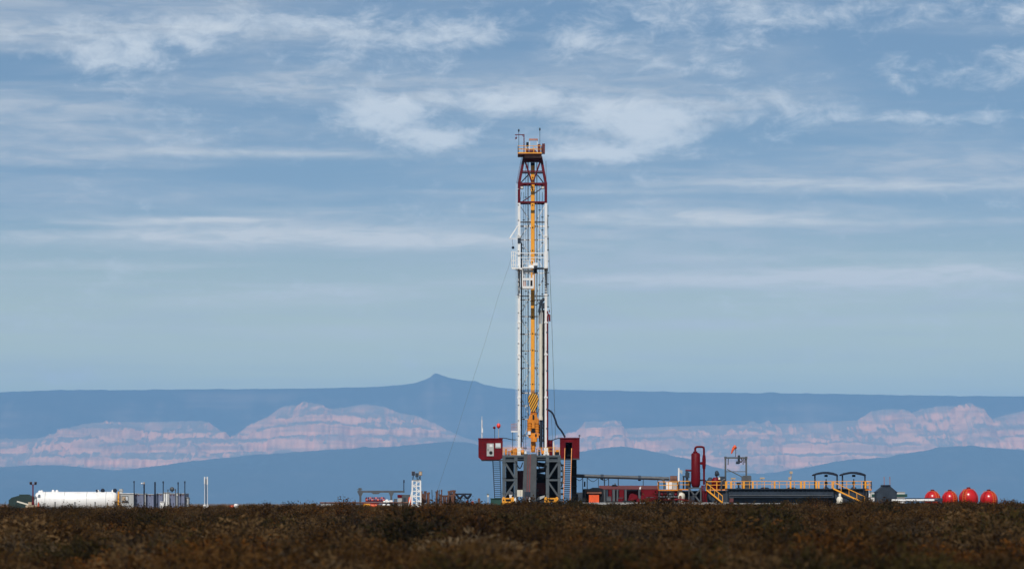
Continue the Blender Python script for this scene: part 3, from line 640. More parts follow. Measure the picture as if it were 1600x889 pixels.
    h = MB(); rail(h, [(X(816.5), -2.6, bz + .02), (X(833.5), -2.6, bz + .02)], 1.0, .035, .8); part('diving_board_rail', h, 'white', rb)
    part('gate', MB().box((X(826), -2.7, bz + .03), (X(833.6), -2.63, Z(416))).box((X(833.8), -2.7, Z(417)), (X(840), -2.1, Z(412.5))), 'white', rb)
    part('air_hoist', MB().tube((X(834.5), -1.2, Z(418)), (X(839.5), -1.2, Z(418)), .3, 12).box((X(834), -1.5, bz - .7), (X(838.5), -.9, bz - .05)), 'dgrey', rb)
    # stabbing basket hung below
    sb = MB(); yq = -2.6
    for z, w in ((425.5, .34), (438, .3), (450.5, .3)): sb.box((X(816), yq, Z(z) - w / 2), (X(833.5), yq + .1, Z(z) + w / 2)); sb.box((X(816), yq + .1, Z(z) - .05), (X(817), yq + 1.4, Z(z) + .05)); sb.box((X(832.5), yq + .1, Z(z) - .05), (X(833.5), yq + 1.4, Z(z) + .05))
    for px in (816.6, 832.9): sb.box((X(px) - .09, yq + .005, Z(450)), (X(px) + .09, yq + .09, Z(421.5)))
    for px in (820, 828): sb.box((X(px) - .05, yq + .01, Z(450)), (X(px) + .05, yq + .08, Z(426)))
    sb.box((X(816), yq, Z(450.5) - .2), (X(833.5), yq + 1.4, Z(450.5) - .13)); part('stabbing_basket', sb, 'white', t)
    for px0, px1 in ((817.5, 822), (828.5, 832)): part('equipment_box', MB().box((X(px0), yq + .15, Z(449.8)), (X(px1), yq + .8, Z(440))), 'pink' if px0 < 820 else 'black', t)
    # knee struts from board to legs
    for px in (811, 853): part('knee_strut', MB().bar((X(px), -3.0, bz - .2), (X(px), -.1, Z(447)), .13), 'grey', t)
    # boom on the left with its ball
    part('boom', MB().bar((X(809), -.2, Z(353)), (X(796.4), -.6, Z(373)), .14).bar((X(809), -.2, Z(373)), (X(795.6), -.6, Z(373.4)), .09).bar((X(802), -.4, Z(364)), (X(809), -.2, Z(372)), .05), 'white', t)
    for (a, b) in (((815, 300), (812.5, 317)), ((810, 372), (813, 380))): part('clamp', MB().box((X(a[0]) - .1, -.3, Z(b[1])), (X(b[0]) + .1, .26, Z(a[1]))) if b[1] - a[1] < 12 else MB().bar((X(a[0]), .3, Z(a[1])), (X(b[0]), .3, Z(b[1])), .05), 'dgrey', t)
    # counterweight / manifold near the standpipe top
    part('manifold', MB().box((X(846), -.1, Z(482)), (X(851), .6, Z(473))).tube((X(842), .2, Z(488)), (X(845.5), .2, Z(470)), .16, 8).bar((X(836), .4, Z(477)), (X(852), .2, Z(468)), .1).tube((X(846), .2, Z(471)), (X(851), .2, Z(466)), .22, 8), 'dgrey', t)
build_mast()

def build_mast_gear():
    ball = MB().ball((X(801.6), -.5, Z(387.4)), .2).tube((X(801.6), -.5, Z(386)), (X(800.2), -.5, Z(373.6)), .02, 5)
    solo('headache_ball', ball, 'navy', 'dark ball hanging from the white boom beside the upper mast', 'ball', (X(801.6), -.5, Z(389)))
    for px, p0, p1, y, nm in ((825.2, 252, 655, 1.9, 'left'), (839, 252, 690, 1.9, 'right')):
        c = MB().tube((X(px), y, Z(p1)), (X(px), y, Z(p0)), .07 if nm == 'left' else .06, 6)
        solo('drilling_line', c, 'steel', 'dark wire line inside the mast on the ' + ('doghouse' if nm == 'left' else 'pipe stand') + ' side of the orange rail', 'cable', (X(px), y, Z(p1)))
    # travelling block, black and yellow stripes
    m = bpy.data.materials.new('hazard_stripes'); m.use_nodes = True; nt = m.node_tree; b = nt.nodes['Principled BSDF']
    g = nt.nodes.new('ShaderNodeNewGeometry'); mp = nt.nodes.new('ShaderNodeMapping'); mp.inputs['Rotation'].default_value = (0, R(-28), 0); nt.links.new(g.outputs['Position'], mp.inputs[0])
    w = nt.nodes.new('ShaderNodeTexWave'); w.bands_direction = 'X'; w.inputs['Scale'].default_value = 1.05; nt.links.new(mp.outputs[0], w.inputs[0])
    cr = nt.nodes.new('ShaderNodeValToRGB'); cr.color_ramp.interpolation = 'CONSTANT'; cr.color_ramp.elements[0].color = (.012, .011, .01, 1); cr.color_ramp.elements[1].position = .45; cr.color_ramp.elements[1].color = (.78, .36, .02, 1)
    nt.links.new(w.outputs['Fac'], cr.inputs[0]); nt.links.new(cr.outputs[0], b.inputs['Base Color']); b.inputs['Roughness'].default_value = .45
    t = thing('travelling_block', 'travelling block striped black and yellow hanging inside the mast', 'block', (X(833), .3, Z(645)))
    poly = [(X(px), Z(py)) for px, py in ((829.5, 643), (825.2, 624), (826.5, 617.5), (830.5, 614.5), (836, 614.5), (840.2, 617.5), (841.6, 624), (837, 643))]
    part('side_plate', MB().prism(poly, -.05, .12), m, t); part('side_plate', MB().prism(poly, .62, .78), m, t)
    part('sheave', MB().lathe((X(833.3), .13, Z(625)), [(.08, 0), (.62, 0), (.62, .12), (.5, .2), (.62, .3), (.62, .46), (.08, .46)], 20, 'y'), 'dgrey', t)
    part('hook_yoke', MB().tube((X(833.3), .35, Z(650)), (X(833.3), .35, Z(642)), .22, 10).box((X(829), .1, Z(645.5)), (X(837.5), .6, Z(641))), 'orange', t)
    ls = MB()
    for k in range(6): ls.tube((X(830.6 + k * 1.0), .5, Z(616)), (X(830.6 + k * 1.0), 2.0, Z(600)), .02, 5).tube((X(830.6 + k * 1.0), 2.0, Z(600)), (X(830.6 + k * 1.0), 2.0, Z(252)), .02, 5)
    part('line_fall', ls, 'steel', t)
    # top drive
    t = thing('top_drive', 'orange top drive machine hanging under the striped travelling block', 'top drive', (X(833.5), .3, Z(707)))
    part('link', MB().tube((X(828), .3, Z(660)), (X(830), .3, Z(645)), .12, 8).tube((X(839), .3, Z(660)), (X(837), .3, Z(645)), .12, 8), 'orange', t)
    part('gearbox', MB().prism([(X(a), Z(b)) for a, b in ((825, 661), (827, 650), (831, 647), (836.5, 647), (840, 652), (841.5, 661))], -.3, .95), 'orange', t)
    mo = MB().tube((X(827.6), .1, Z(675)), (X(827.6), .1, Z(655)), .34, 14).tube((X(838.6), .1, Z(676)), (X(838.6), .1, Z(655)), .34, 14)
    for k in range(5): mo.lathe((X(827.6), .1, Z(673 - k * 4)), [(.39, 0), (.39, .1)], 14); mo.lathe((X(838.6), .1, Z(674 - k * 4)), [(.39, 0), (.39, .1)], 14)
    part('motor', mo, 'orange', t)
    part('housing', MB().box((X(826), -.35, Z(684)), (X(841.5), .9, Z(676.5))).box((X(824.5), -.2, Z(680)), (X(843), .7, Z(677))).box((X(829.5), -.5, Z(690)), (X(838.5), .8, Z(684))).box((X(831), -.52, Z(669)), (X(835.4), -.2, Z(656))), 'orange', t)
    part('dark_fittings', MB().box((X(832), -.6, Z(655)), (X(834.6), -.3, Z(648))).box((X(830.3), -.45, Z(675)), (X(836), -.1, Z(670.5))).tube((X(843), .2, Z(690)), (X(842.2), .2, Z(663)), .09, 8).box((X(826.5), -.4, Z(681)), (X(828.5), -.36, Z(678.5))).box((X(836), -.4, Z(682)), (X(838.5), -.36, Z(678))), 'black', t)
    part('white_valve', MB().box((X(825), -.45, Z(679)), (X(829), -.37, Z(673.5))), 'white', t)
    part('pipe_handler', MB().tube((X(833.3), .3, Z(700)), (X(833.3), .3, Z(689.5)), .3, 12).lathe((X(833.3), .3, Z(706.5)), [(.18, 0), (.27, .1), (.27, .6), (.2, .7)], 12).tube((X(830), .2, Z(697)), (X(831.5), .2, Z(686)), .08, 8).tube((X(837), .2, Z(697)), (X(835.5), .2, Z(686)), .08, 8), 'orange', t)
    # cream pipe stands leaning in the racking board
    t = thing('pipe_stand', 'tall cream pipe stand racked beside the orange top drive', 'pipe', (X(845), -.3, Z(652)))
    part('pipe', MB().tube((X(844.9), .3, Z(652)), (X(844.9), .3, Z(506)), .27, 14).tube((X(844.9), .3, Z(656)), (X(844.9), .3, Z(651)), .33, 14), 'cream', t)
    part('pipe', MB().tube((X(847.3), .5, Z(640)), (X(847.3), .5, Z(482)), .12, 10).tube((X(843.2), .55, Z(506.3)), (X(844.0), .55, Z(484)), .2, 10), 'lgrey', t)
    part('pipe_foot', MB().tube((X(844.4), .3, Z(700)), (X(844.9), .3, Z(656)), .16, 10).tube((X(846.5), .5, Z(700)), (X(847.3), .5, Z(640)), .1, 8), 'dgrey', t)
    solo('drill_pipe', MB().tube((X(850.0), .1, Z(708)), (X(849.6), .1, Z(488)), .1, 8).tube((X(849.6), .1, Z(488)), (X(849.6), .1, Z(484)), .13, 8), 'black', 'black drill pipe standing close beside the mast leg with the standpipe', 'pipe', (X(850), .1, Z(711)))
    t = thing('standpipe', 'dark red standpipe with a gooseneck clamped along one white mast leg', 'pipe', (X(856), .2, Z(704)))
    part('riser', MB().path([(X(855.4), -.1, Z(706)), (X(855.4), -.1, Z(600)), (X(855.4), -.1, Z(505))], .13, 10), 'darkred', t)
    part('gooseneck', MB().path([(X(855.4), -.1, Z(504.5)), (X(855.6), -.1, Z(494)), (X(857, ), -.1, Z(490)), (X(858.6), -.1, Z(492)), (X(858.8), -.1, Z(502))], .13, 10).box((X(854.4), -.3, Z(490)), (X(856.4), .1, Z(486))).box((X(857.6), -.3, Z(488)), (X(859), .1, Z(484.5))), 'darkred', t)
    for k in range(7): part('clamp', MB().box((X(853.4), -.25, Z(700 - k * 30)), (X(856.6), .05, Z(700 - k * 30) + .16)), 'dgrey', t)
    def curve(pts, n=28):
        out = []
        p = [Vector(q) for q in pts]; p = [p[0] * 2 - p[1]] + p + [p[-1] * 2 - p[-2]]
        for i in range(1, len(p) - 2):
            for k in range(n // (len(p) - 3)):
                t_ = k / (n // (len(p) - 3)); a, b, c, d = p[i - 1:i + 3]
                out.append(.5 * ((2 * b) + (c - a) * t_ + (2 * a - 5 * b + 4 * c - d) * t_ ** 2 + (3 * b - a - 3 * c + d) * t_ ** 3))
        return out + [p[-2]]
    globals()['curve'] = curve
    solo('mud_hose', MB().path(curve([P(856.5, 640), P(863, 645), P(867.5, 655), P(871, 665), P(878, 674), P(883, 683)]), .13, 8), 'navy', 'black mud hose curving from the mast down to the red cabin', 'hose', P(883, 684.5))
    solo('floor_cable', MB().path(curve([P(779, 684), P(790, 684.5), P(800, 686.5), P(810, 687)]), .05, 6), 'black', 'black cable strung from the red doghouse to the nearby mast leg', 'cable', P(779, 685))
    solo('floor_cable', MB().path(curve([P(853, 687), P(862, 687.5), P(870, 685), P(877, 684)]), .06, 6), 'black', 'black cable strung from the mast leg to the ribbed red cabin', 'cable', P(877, 685))
    # guy wires
    solo('guy_wire', MB().path([P(800, 399), P(795.5, 415, -2), P(779, 462, -5), P(757, 538, -10), P(735, 605, -14), P(712, 680, -18), P(682, 770, -22)], .013, 5), 'steel', 'thin guy wire slanting down from the racking board to the ground', 'cable', P(682, 797, -22))
    solo('guy_wire', MB().path([P(853, 252), P(854.5, 330, 0), P(859, 420, 0), P(862, 500, 0), P(865, 590, 0), P(868, 685, 0)], .03, 5), 'steel', 'thin wire line dropping from the crown past the red standpipe', 'cable', P(868, 700))
    solo('guy_wire', MB().path([P(861, 640), P(863.5, 690)], .022, 5), 'steel', 'short thin wire hanging beside the curved mud hose', 'cable', P(863.5, 690))
    # tool basket on the left of the mast foot
    t = thing('tool_basket', 'small faded red basket on a white bracket between doghouse and mast', 'basket', P(800, 695))
    b = MB()
    for k in range(7): b.bar(P(798.8 + k * 1.6, 673), P(798.8 + k * 1.6, 662), .05)
    b.bar(P(798.5, 662.5), P(809, 661), .06); b.bar(P(798.5, 668), P(809, 667), .05); part('cage', b, 'pink', t)
    part('bracket', MB().box(P(798.5, 675, -.2), P(809, 673, .2)), 'white', t); part('post', MB().bar(P(801, 711), P(801, 675), .08), 'dgrey', t)
build_mast_gear()

def build_floor_gear():
    z = Z(711) + .01
    t = thing('iron_roughneck', 'orange pipe-handling machine on the drill floor near the doghouse', 'machine', (X(803), -2, z))
    part('body', MB().box((X(798), -2.4, z), (X(803), -1.4, Z(703))).box((X(803.2), -2.2, Z(708)), (X(808), -1.5, Z(701))), 'orange', t)
    part('arm', MB().bar((X(797), -2, Z(706)), (X(807), -2, Z(700.5)), .2).tube((X(806), -2, Z(711)), (X(806), -2, Z(702)), .2, 10), 'orange', t)
    part('jaw', MB().box((X(799), -2.6, Z(707)), (X(801.5), -2.42, Z(703.5))), 'black', t)
    t = thing('floor_winch', 'orange winch on the drill floor between mast leg and ramp', 'winch', (X(816), -2, z))
    part('drum', MB().tube((X(814), -2, Z(706.5)), (X(818.5), -2, Z(706.5)), .3, 12), 'orange', t); part('frame', MB().box((X(813.6), -2.4, z), (X(814.1), -1.6, Z(703))).box((X(818.4), -2.4, z), (X(819), -1.6, Z(703))).box((X(814.2), -2.4, z), (X(818.3), -1.6, z + .1)), 'black', t)
    t = thing('power_tong', 'orange power tong by the mast leg carrying the standpipe', 'tong', (X(848), -2, z))
    part('body', MB().box((X(845.5), -2.3, Z(709)), (X(850), -1.4, Z(704))).tube((X(846), -2, Z(700)), (X(846), -2, Z(704)), .1, 8), 'orange', t); part('stand', MB().tube((X(847.5), -2, z), (X(847.5), -2, Z(709)), .12, 8), 'black', t)
    t = thing('control_cabinet', 'dark red cabinet standing between standpipe and ribbed cabin', 'cabinet', (X(859), 1, z))
    part('body', MB().box((X(855), .6, z), (X(863.5), 2, Z(687.5))), 'darkred', t)
    for k in range(5): part('rib', MB().box((X(856 + k * 1.5), .54, z + .2), (X(856.5 + k * 1.5), .61, Z(689))), 'mastred', t)
    solo('air_bottle', MB().lathe((X(865.2), 0, z), [(.12, 0), (.12, 1.6), (.06, 1.85), (.06, 2.0)], 10), 'cream', 'slim cream gas bottle beside the dark red floor cabinet', 'bottle', (X(865.2), 0, z))
    t = thing('deck_machine', 'small orange and black machine beside the ribbed red cabin', 'machine', (X(870), -1, z))
    part('body', MB().box((X(867), -1.4, z), (X(873.5), -.6, Z(706))), 'black', t); part('hood', MB().box((X(868), -1.45, Z(706)), (X(872.5), -.6, Z(702.5))).bar((X(866.4), -1.4, z), (X(866.4), -1.4, Z(698)), .08), 'orange', t)
build_floor_gear()

def build_doghouse():
    y0, y1 = -3.6, 1.0
    t = thing('doghouse', 'dark red doghouse cabin with grey door hung beside the drill floor', 'cabin', (X(766, y0), y0, Z(718, y0)))
    poly = [(X(px, y0), Z(py, y0)) for px, py in ((747.5, 714), (747.5, 685.5), (783, 685), (785.5, 688), (785, 715), (780, 718), (752, 718))]
    part('wall', MB().prism(poly, y0, y1), 'darkred', t)
    rf = MB().pbox(747, 686, 785.5, 684.2, y0 - .1, y1 + .1)
    rp = part('roof', rf, 'darkred', t)
    for px in (751, 757.5, 784): part('rib', MB().pbox(px, 714, px + .9, 687, y0 - .05, y0 + .01), 'mastred', t)
    for px, py, w in ((749, 700, 5), (774.5, 706, 8), (753, 710, 4)): part('patch', MB().pbox(px, py, px + w, py - 3, y0 - .025, y0 + .005), 'mastred', t)
    for py in (689, 694, 698.5, 703, 708): part('seam', MB().pbox(747.6, py, 759.5, py - .5, y0 - .03, y0 + .01), 'mastred', t)
    d = part('door', MB().pbox(760.5, 712.3, 771.5, 692.5, y0 - .09, y0 - .005), 'lgrey', t, 'light grey door with a round porthole')
    part('porthole', MB().lathe((X(767, y0), y0 - .13, Z(707, y0)), [(.08, 0), (.24, 0), (.24, .05), (.08, .05)], 14, 'y'), 'black', d)
    part('handle', MB().box((X(762, y0), y0 - .15, Z(704, y0)), (X(763, y0), y0 - .092, Z(701, y0))), 'dgrey', d)
    part('notice', MB().pbox(765, 698, 769.5, 694, y0 - .105, y0 - .092), 'white', d)
    w = part('window', MB().pbox(774, 699.8, 782.5, 692, y0 - .08, y0 - .005), 'lgrey', t); part('pane', MB().pbox(774.7, 697.5, 781.8, 692.7, y0 - .1, y0 - .082), 'pane', w)
    part('floor_skid', MB().pbox(752, 719.4, 785, 717.8, y0 + .1, y1 - .1), 'mgrey', t)
    for px in (786.5,): part('access_step', MB().pbox(785.2, 713, 789, 712, y0, y0 + 1.5), 'rust', t)
    # roof gear
    solo('antenna', MB().tube(P(753, 685, -2), P(753, 656, -2), .08, 8).box(P(752.3, 676, -2.2), P(754.6, 669, -1.8)).tube(P(753, 656, -2), P(753, 650, -2), .03, 6), 'white', 'white whip antenna standing on the doghouse roof', 'antenna', P(753, 684.3, -2))
    t = thing('beacon_lamp', 'large red beacon ball on a post above the doghouse', 'beacon', P(779, 684.3, -2)); part('post', MB().tube(P(779, 684.3, -2), P(779, 668, -2), .05, 6).tube(P(779, 660, -2), P(779, 655, -2), .02, 5), 'lgrey', t); part('lamp', MB().ball(P(779, 665, -2), .29, 14, 1.25), 'beacon', t)
    t = thing('beacon_lamp', 'small dark red beacon on a thin post above the doghouse', 'beacon', P(772, 684.3, -2)); part('post', MB().tube(P(773, 684.3, -2), P(773, 668, -2), .04, 6), 'dgrey', t); part('lamp', MB().ball(P(772.3, 668, -2), .19, 12), 'darkred', t)
    # ladder below
    t = thing('ladder', 'dark blue-grey steel ladder hanging below the doghouse', 'ladder', P(778, 788, -2.4))
    a0, a1, b0, b1 = P(770, 719.5, -2), P(781.2, 719.5, -2), P(773.5, 790, -3.4), P(783.5, 790, -3.4)
    for a, b in ((a0, b0), (a1, b1)): part('rail', MB().bar(a, b, .12), 'navy', t)
    for k in range(1, 23): part('rung', MB().bar(a0.lerp(b0, k / 23), a1.lerp(b1, k / 23), .075), 'navy', t)
    # right cabin
    y0, y1 = -3.8, 1.2
    t = thing('driller_cabin', 'dark red ribbed cabin with open doorway above orange-railed stair', 'cabin', (X(890, y0), y0, Z(716, y0)))
    w = MB(); w.pbox(875.5, 716, 883.3, 684.5, y0, y1); w.pbox(894.2, 716, 904.5, 684.5, y0, y1); w.pbox(883.3, 690.5, 894.2, 684.5, y0, y1); w.pbox(883.31, 716, 894.19, 690.5, y1 - .3, y1 - .02)
    part('wall', w, 'darkred', t)
    for px in (876.3, 878.4, 880.5, 895.6, 897.7, 899.8, 901.9): part('rib', MB().pbox(px, 715.5, px + .9, 685.5, y0 - .07, y0 + .005), 'darkred', t)
    part('corner_post', MB().pbox(903.6, 717, 905.6, 683.8, y0 - .05, y0 + .2), 'mastred', t)
    part('roof', MB().pbox(875, 684.9, 905.8, 683.5, y0 - .12, y1 + .1), 'mastred', t)
    part('floor', MB().pbox(875.2, 717.6, 905.8, 716.05, y0 - .1, y1), 'mgrey', t)
    part('interior_console', MB().pbox(884.5, 712, 893, 700, y0 + 1.5, y0 + 2.6), 'black', t)
    part('door_frame', MB().pbox(882.6, 716, 883.6, 690, y0 - .06, y0 + .3).pbox(893.9, 716, 894.9, 690, y0 - .06, y0 + .3).pbox(883.7, 690.9, 893.8, 690, y0 - .06, y0 + .3), 'mastred', t)
    solo('antenna', MB().tube(P(905, 684, -3), P(905.2, 679, -3), .05, 6).box(P(904, 681, -3.1), P(907, 679.8, -2.9)), 'dgrey', 'short dark antenna on the roof corner of the ribbed cabin', 'antenna', P(905, 683.5, -3))
    # stair
    t = thing('stair', 'steep steel stair with orange handrails up to the red cabin doorway', 'stair', P(885, 798, -9))
    yt, yb = -4.0, -8.5
    for pt, pb in ((882.6, 880.2), (893.2, 890.6)):
        part('stringer', MB().bar(P(pt, 714, yt), P(pb, 797, yb), .1, .22), 'orange', t)
        h = MB(); h.bar(P(pt, 700, yt), P(pb, 784, yb), .075); h.bar(P(pt, 707, yt), P(pb, 791, yb), .05)
        for k in range(7): f = k / 6; a = P(pt, 714, yt).lerp(P(pb, 797, yb), f); b = P(pt, 700, yt).lerp(P(pb, 784, yb), f); h.bar(a, b, .06)
        part('handrail', h, 'orange', t)
    for k in range(1, 28):
        f = k / 28; a = P(882.9, 714, yt).lerp(P(880.5, 797, yb), f); b = P(892.9, 714, yt).lerp(P(890.3, 797, yb), f)
        part('tread', MB().box((a.x, a.y - .1, a.z - .02), (b.x, a.y + .12, a.z + .09)), 'navy', t)
    # black stair tower behind
    t = thing('cable_tower', 'black enclosed steel tower standing under the ribbed red cabin', 'tower', P(897, 798, .5))
    part('shell', MB().box((X(893, 0), -.2, 0), (X(901, 0), 1.6, Z(718))), 'black', t)
    for py in (730, 745, 760, 775): part('band', MB().box((X(892.6), -.26, Z(py)), (X(901.4), -.2, Z(py) + .12)), 'dgrey', t)
    for k in range(6): part('cable_tray', MB().box((X(876.5), 1.2, Z(728 + k * 9)), (X(881), 1.5, Z(728 + k * 9) + .28)), 'dgrey', t)
build_doghouse()

def build_rig_foot():
    y = -5.2
    for px0, px1, lab in ((784.5, 803.5, 'orange steel jacking foot under the substructure tower by the doghouse'), (850.5, 872.5, 'wider orange steel jacking foot under the substructure tower by the orange stair')):
        t = thing('jacking_foot', lab, 'jacking foot', P((px0 + px1) / 2, 801, y), 'orange jacking feet')
        b = MB().pbox(px0, 785, px1, 777.5, y, y + 1.2); b.pbox(px0, 800, px0 + 4, 785, y, y + 1.2); b.pbox(px1 - 4, 800, px1, 785, y, y + 1.2)
        if px0 < 800: b.pbox(px0 + 4, 792, px1 - 4, 785, y + .2, y + 1.2)
        part('frame', b, 'yellow', t)
        c = (px0 + px1) / 2
        part('slot', MB().pbox(c - 4, 782.5, c + 4, 779.5, y - .03, y + .02), 'black', t); part('slot', MB().pbox(px0 + 1.5, 782, px0 + 3.5, 780, y - .03, y + .02), 'black', t)
        part('lug', MB().pbox(px0 + 1, 777.5, px0 + 4, 776, y, y + .6).pbox(px1 - 4, 777.5, px1 - 1, 776, y, y + .6), 'yellow', t)
    y = -6
    t = thing('electric_cabinet', 'cream electrical cabinet on thin legs before the substructure', 'cabinet', P(813, 801, y)); part('box', MB().pbox(808, 775.5, 818, 765, y, y + .7), 'cream', t)
    part('legs_frame', MB().pbox(809, 801, 810, 775.6, y + .1, y + .3).pbox(816, 801, 817, 775.6, y + .1, y + .3), 'dgrey', t); part('door_seam', MB().pbox(812.8, 775, 813.1, 765.6, y - .015, y + .005), 'dgrey', t)
    t = thing('dark_cabinet', 'slate grey cabinet on legs in front of the ramp foot', 'cabinet', P(824, 801, y - 4)); part('box', MB().pbox(819.5, 776, 829, 768, y - 8, y - 7.3), 'dgrey', t); part('leg', MB().pbox(820.5, 801, 821.3, 776, y - 7.9, y - 7.7), 'dgrey', t); part('leg', MB().pbox(827.3, 801, 828.1, 776, y - 7.9, y - 7.7), 'dgrey', t)
    solo('gas_bottle', MB().lathe(P(805.5, 801, y), [(.2, 0), (.22, 1.3), (.2, 1.95), (.1, 2.1), (.1, 2.2)], 12), 'white', 'white gas bottle between orange foot and cream cabinet', 'bottle', P(805.5, 801, y))
    solo('drum', MB().lathe(P(827.6, 801, y - 9), [(.16, 0), (.16, 2.0), (.12, 2.1)], 12), 'white', 'narrow white canister at the foot of the grey ramp', 'canister', P(827.6, 801, y - 9))
    t = thing('pump_unit', 'dark grey pump with pale cover beside the wider orange foot', 'pump', P(845, 801, -4.6)); part('body', MB().pbox(839, 796, 850, 781, -4.6, -3.4), 'dgrey', t); part('cover', MB().prism([(X(838, -4.6), Z(781, -4.6)), (X(841, -4.6), Z(776, -4.6)), (X(851, -4.6), Z(773.5, -4.6)), (X(851, -4.6), Z(776.5, -4.6)), (X(842, -4.6), Z(781, -4.6))], -4.7, -3.4), 'lgrey', t); part('base', MB().pbox(838, 801, 850.3, 796.05, -4.7, -3.3), 'concrete', t)
    t = thing('valve_post', 'white and grey valve post inside the substructure tower by the doghouse', 'valve', P(798, 801, -2)); part('post', MB().tube(P(798, 801, -2), P(798, 770, -2), .1, 8), 'lgrey', t); part('wheel', MB().lathe(P(798, 771, -2.1), [(.3, 0), (.36, .05), (.3, .1)], 12, 'y').box(P(796, 778, -2.2), P(799.5, 774, -1.8)), 'white', t)
    solo('skid_box', MB().pbox(766.5, 801, 784, 779, -4, -1.5).pbox(766, 779, 784.4, 778, -4.1, -1.4), 'green', 'dark green steel bin beneath the doghouse ladder', 'bin', P(775, 801, -4))
build_rig_foot()

# ------------------------------------------------------------------ equipment right of the rig
def build_right():
    # flow line on posts
    t = thing('flow_line', 'long dark grey flow pipe raised on thin posts leading from the rig to the platform', 'pipe', P(975, 801, 4)); y = 4
    part('pipe', MB().tube(P(899, 743, y), P(1046, 747.5, y), .26, 12), 'mgrey', t)
    for px in (940.5, 999): part('collar', MB().tube(P(px - 2, 743.6 + (px - 899) * .031, y), P(px + 2.4, 743.7 + (px - 899) * .031, y), .38, 12), 'dgrey', t)
    for px, w in ((910.5, .1), (917.5, .12), (935, .08), (944.5, .16), (951, .12), (966, .12), (1005, .1), (1028, .1)): part('post', MB().bar(P(px, 801, y), P(px, 744 + (px - 899) * .031, y), w), 'dgrey', t)
    for a, b, s in (((899, 746), (912, 745), 5), ((917, 746), (936, 746), 6), ((936, 746), (952, 747), 4)):
        m = P((a[0] + b[0]) / 2, (a[1] + b[1]) / 2 + s, y - .3); part('hanging_cable', MB().path(curve([P(*a, y - .3), m, P(*b, y - .3)], 16), .045, 5), 'black', t)
    part('valve', MB().box(P(912.4, 760, y - .2), P(914.6, 752, y + .2)), 'black', t)
    solo('white_container', MB().pbox(898.5, 800, 911, 769, 6, 9), 'tank_white', 'plain white container beyond the stair between rig and black box', 'container', P(905, 801, 6))
    solo('bollard', MB().tube(P(902, 801, 3), P(902, 771.5, 3), .1, 8), 'black', 'thin black post in front of the white container', 'post', P(902, 801, 3))
    # skid base
    t = thing('skid_deck', 'low pale steel deck under the red mud pump house', 'deck', P(975, 801, 0))
    part('edge_beam', MB().pbox(892, 788, 1139, 784.6, -.4, 9), 'concrete', t); part('support', MB().pbox(893, 800, 1138, 788.05, 0, 8.6), 'dgrey', t)
    # black container with orange box
    t = thing('engine_container', 'black open-sided engine container with dark hood beside red pump house', 'container', P(926, 785, 1)); y = 1
    part('shell', MB().pbox(911, 784.5, 915, 763.5, y, y + 3).pbox(938, 784.5, 942, 763.5, y, y + 3).pbox(915, 767, 938, 763.5, y, y + 3).pbox(915, 784.5, 938, 767, y + 2.6, y + 3), 'black', t)
    part('hood', MB().prism([(X(px, y), Z(py, y)) for px, py in ((922, 763.4), (926, 761.5), (934, 761.5), (942, 763.4))], y + .2, y + 2.5), 'black', t); part('awning', MB().pbox(917, 771, 940, 768, y - .35, y + .4), 'rust', t)
    solo('generator_box', MB().pbox(920.3, 784.5, 936, 772.8, 0.1, 1.6), 'safety', 'orange-red engine box inside the black container', 'engine', P(928, 784.6, .2))
    # mud pump house
    t = thing('mud_pump_house', 'long dark red mud pump house with brown roof and grey columns', 'pump house', P(985, 784.6, 2)); y = 2
    part('back_wall', MB().pbox(942.5, 784.5, 1029, 764, y + 1, y + 5), 'vesselred', t)
    rf = part('roof', MB().add([P(936, 763.5, y - .2), P(1029, 763.5, y - .2), P(1029, 758.3, y + 2), P(936, 758.3, y + 2), P(936, 763.5, y + 5), P(1029, 763.5, y + 5), P(936, 764.3, y - .2), P(1029, 764.3, y - .2), P(1029, 764.3, y + 5), P(936, 764.3, y + 5)],
              [(0, 1, 2, 3), (3, 2, 5, 4), (0, 6, 7, 1), (4, 5, 8, 9), (6, 9, 8, 7), (0, 3, 4, 9, 6), (1, 7, 8, 5, 2)]), 'brownred', t)
    for px in (950, 968, 986, 1004): part('roof_seam', MB().bar(P(px, 763.3, y - .24), P(px, 758.2, y + 2), .07), 'rust', rf)
    for px, w in ((943, 3), (957, 4), (963.5, 2.5), (976, 3.2), (997.5, 3.5), (1028.5, 3)): part('column', MB().pbox(px, 784.5, px + w, 764.4, y - .18, y + .3), 'mgrey', t)
    for px0, px1, mt in ((947, 950, 'dgrey'), (951, 956, 'darkred'), (967.5, 975, 'darkred'), (1001.5, 1028, 'darkred')): part('panel', MB().pbox(px0, 783.5, px1, 765, y - .15, y + .05), mt, t)
    part('grey_beam', MB().pbox(956, 766.5, 996, 764.4, y + .05, y + .28), 'mgrey', t)
    for px, r in ((988, .5), (992.5, .36)): part('pump', MB().tube(P(px, 776, y - .6), P(px, 776, y + .9), r, 16).box(P(px - 6, 784.4, y - .5), P(px + 6, 778, y + .9)), 'darkred', t)
    solo('eave_box', MB().box(P(999, 764, 1), P(1001.2, 761, 1.3)).box(P(1000.2, 761, 1), P(1001.8, 760, 1.2)), 'white', 'small white box fixed at the pump house eave', 'box', P(1000, 764, 1))
    t = thing('roof_vent', 'dark low ventilator sitting on the red pump house roof', 'vent', P(960, 760, 4)); part('cap', MB().prism([(X(px, 4), Z(py, 4)) for px, py in ((955, 760), (957, 757), (962, 756.5), (966, 760))], 3.4, 4.6), 'black', t); part('pipe', MB().tube(P(961, 757, 4), P(961, 754.5, 4), .06, 6), 'rust', t)
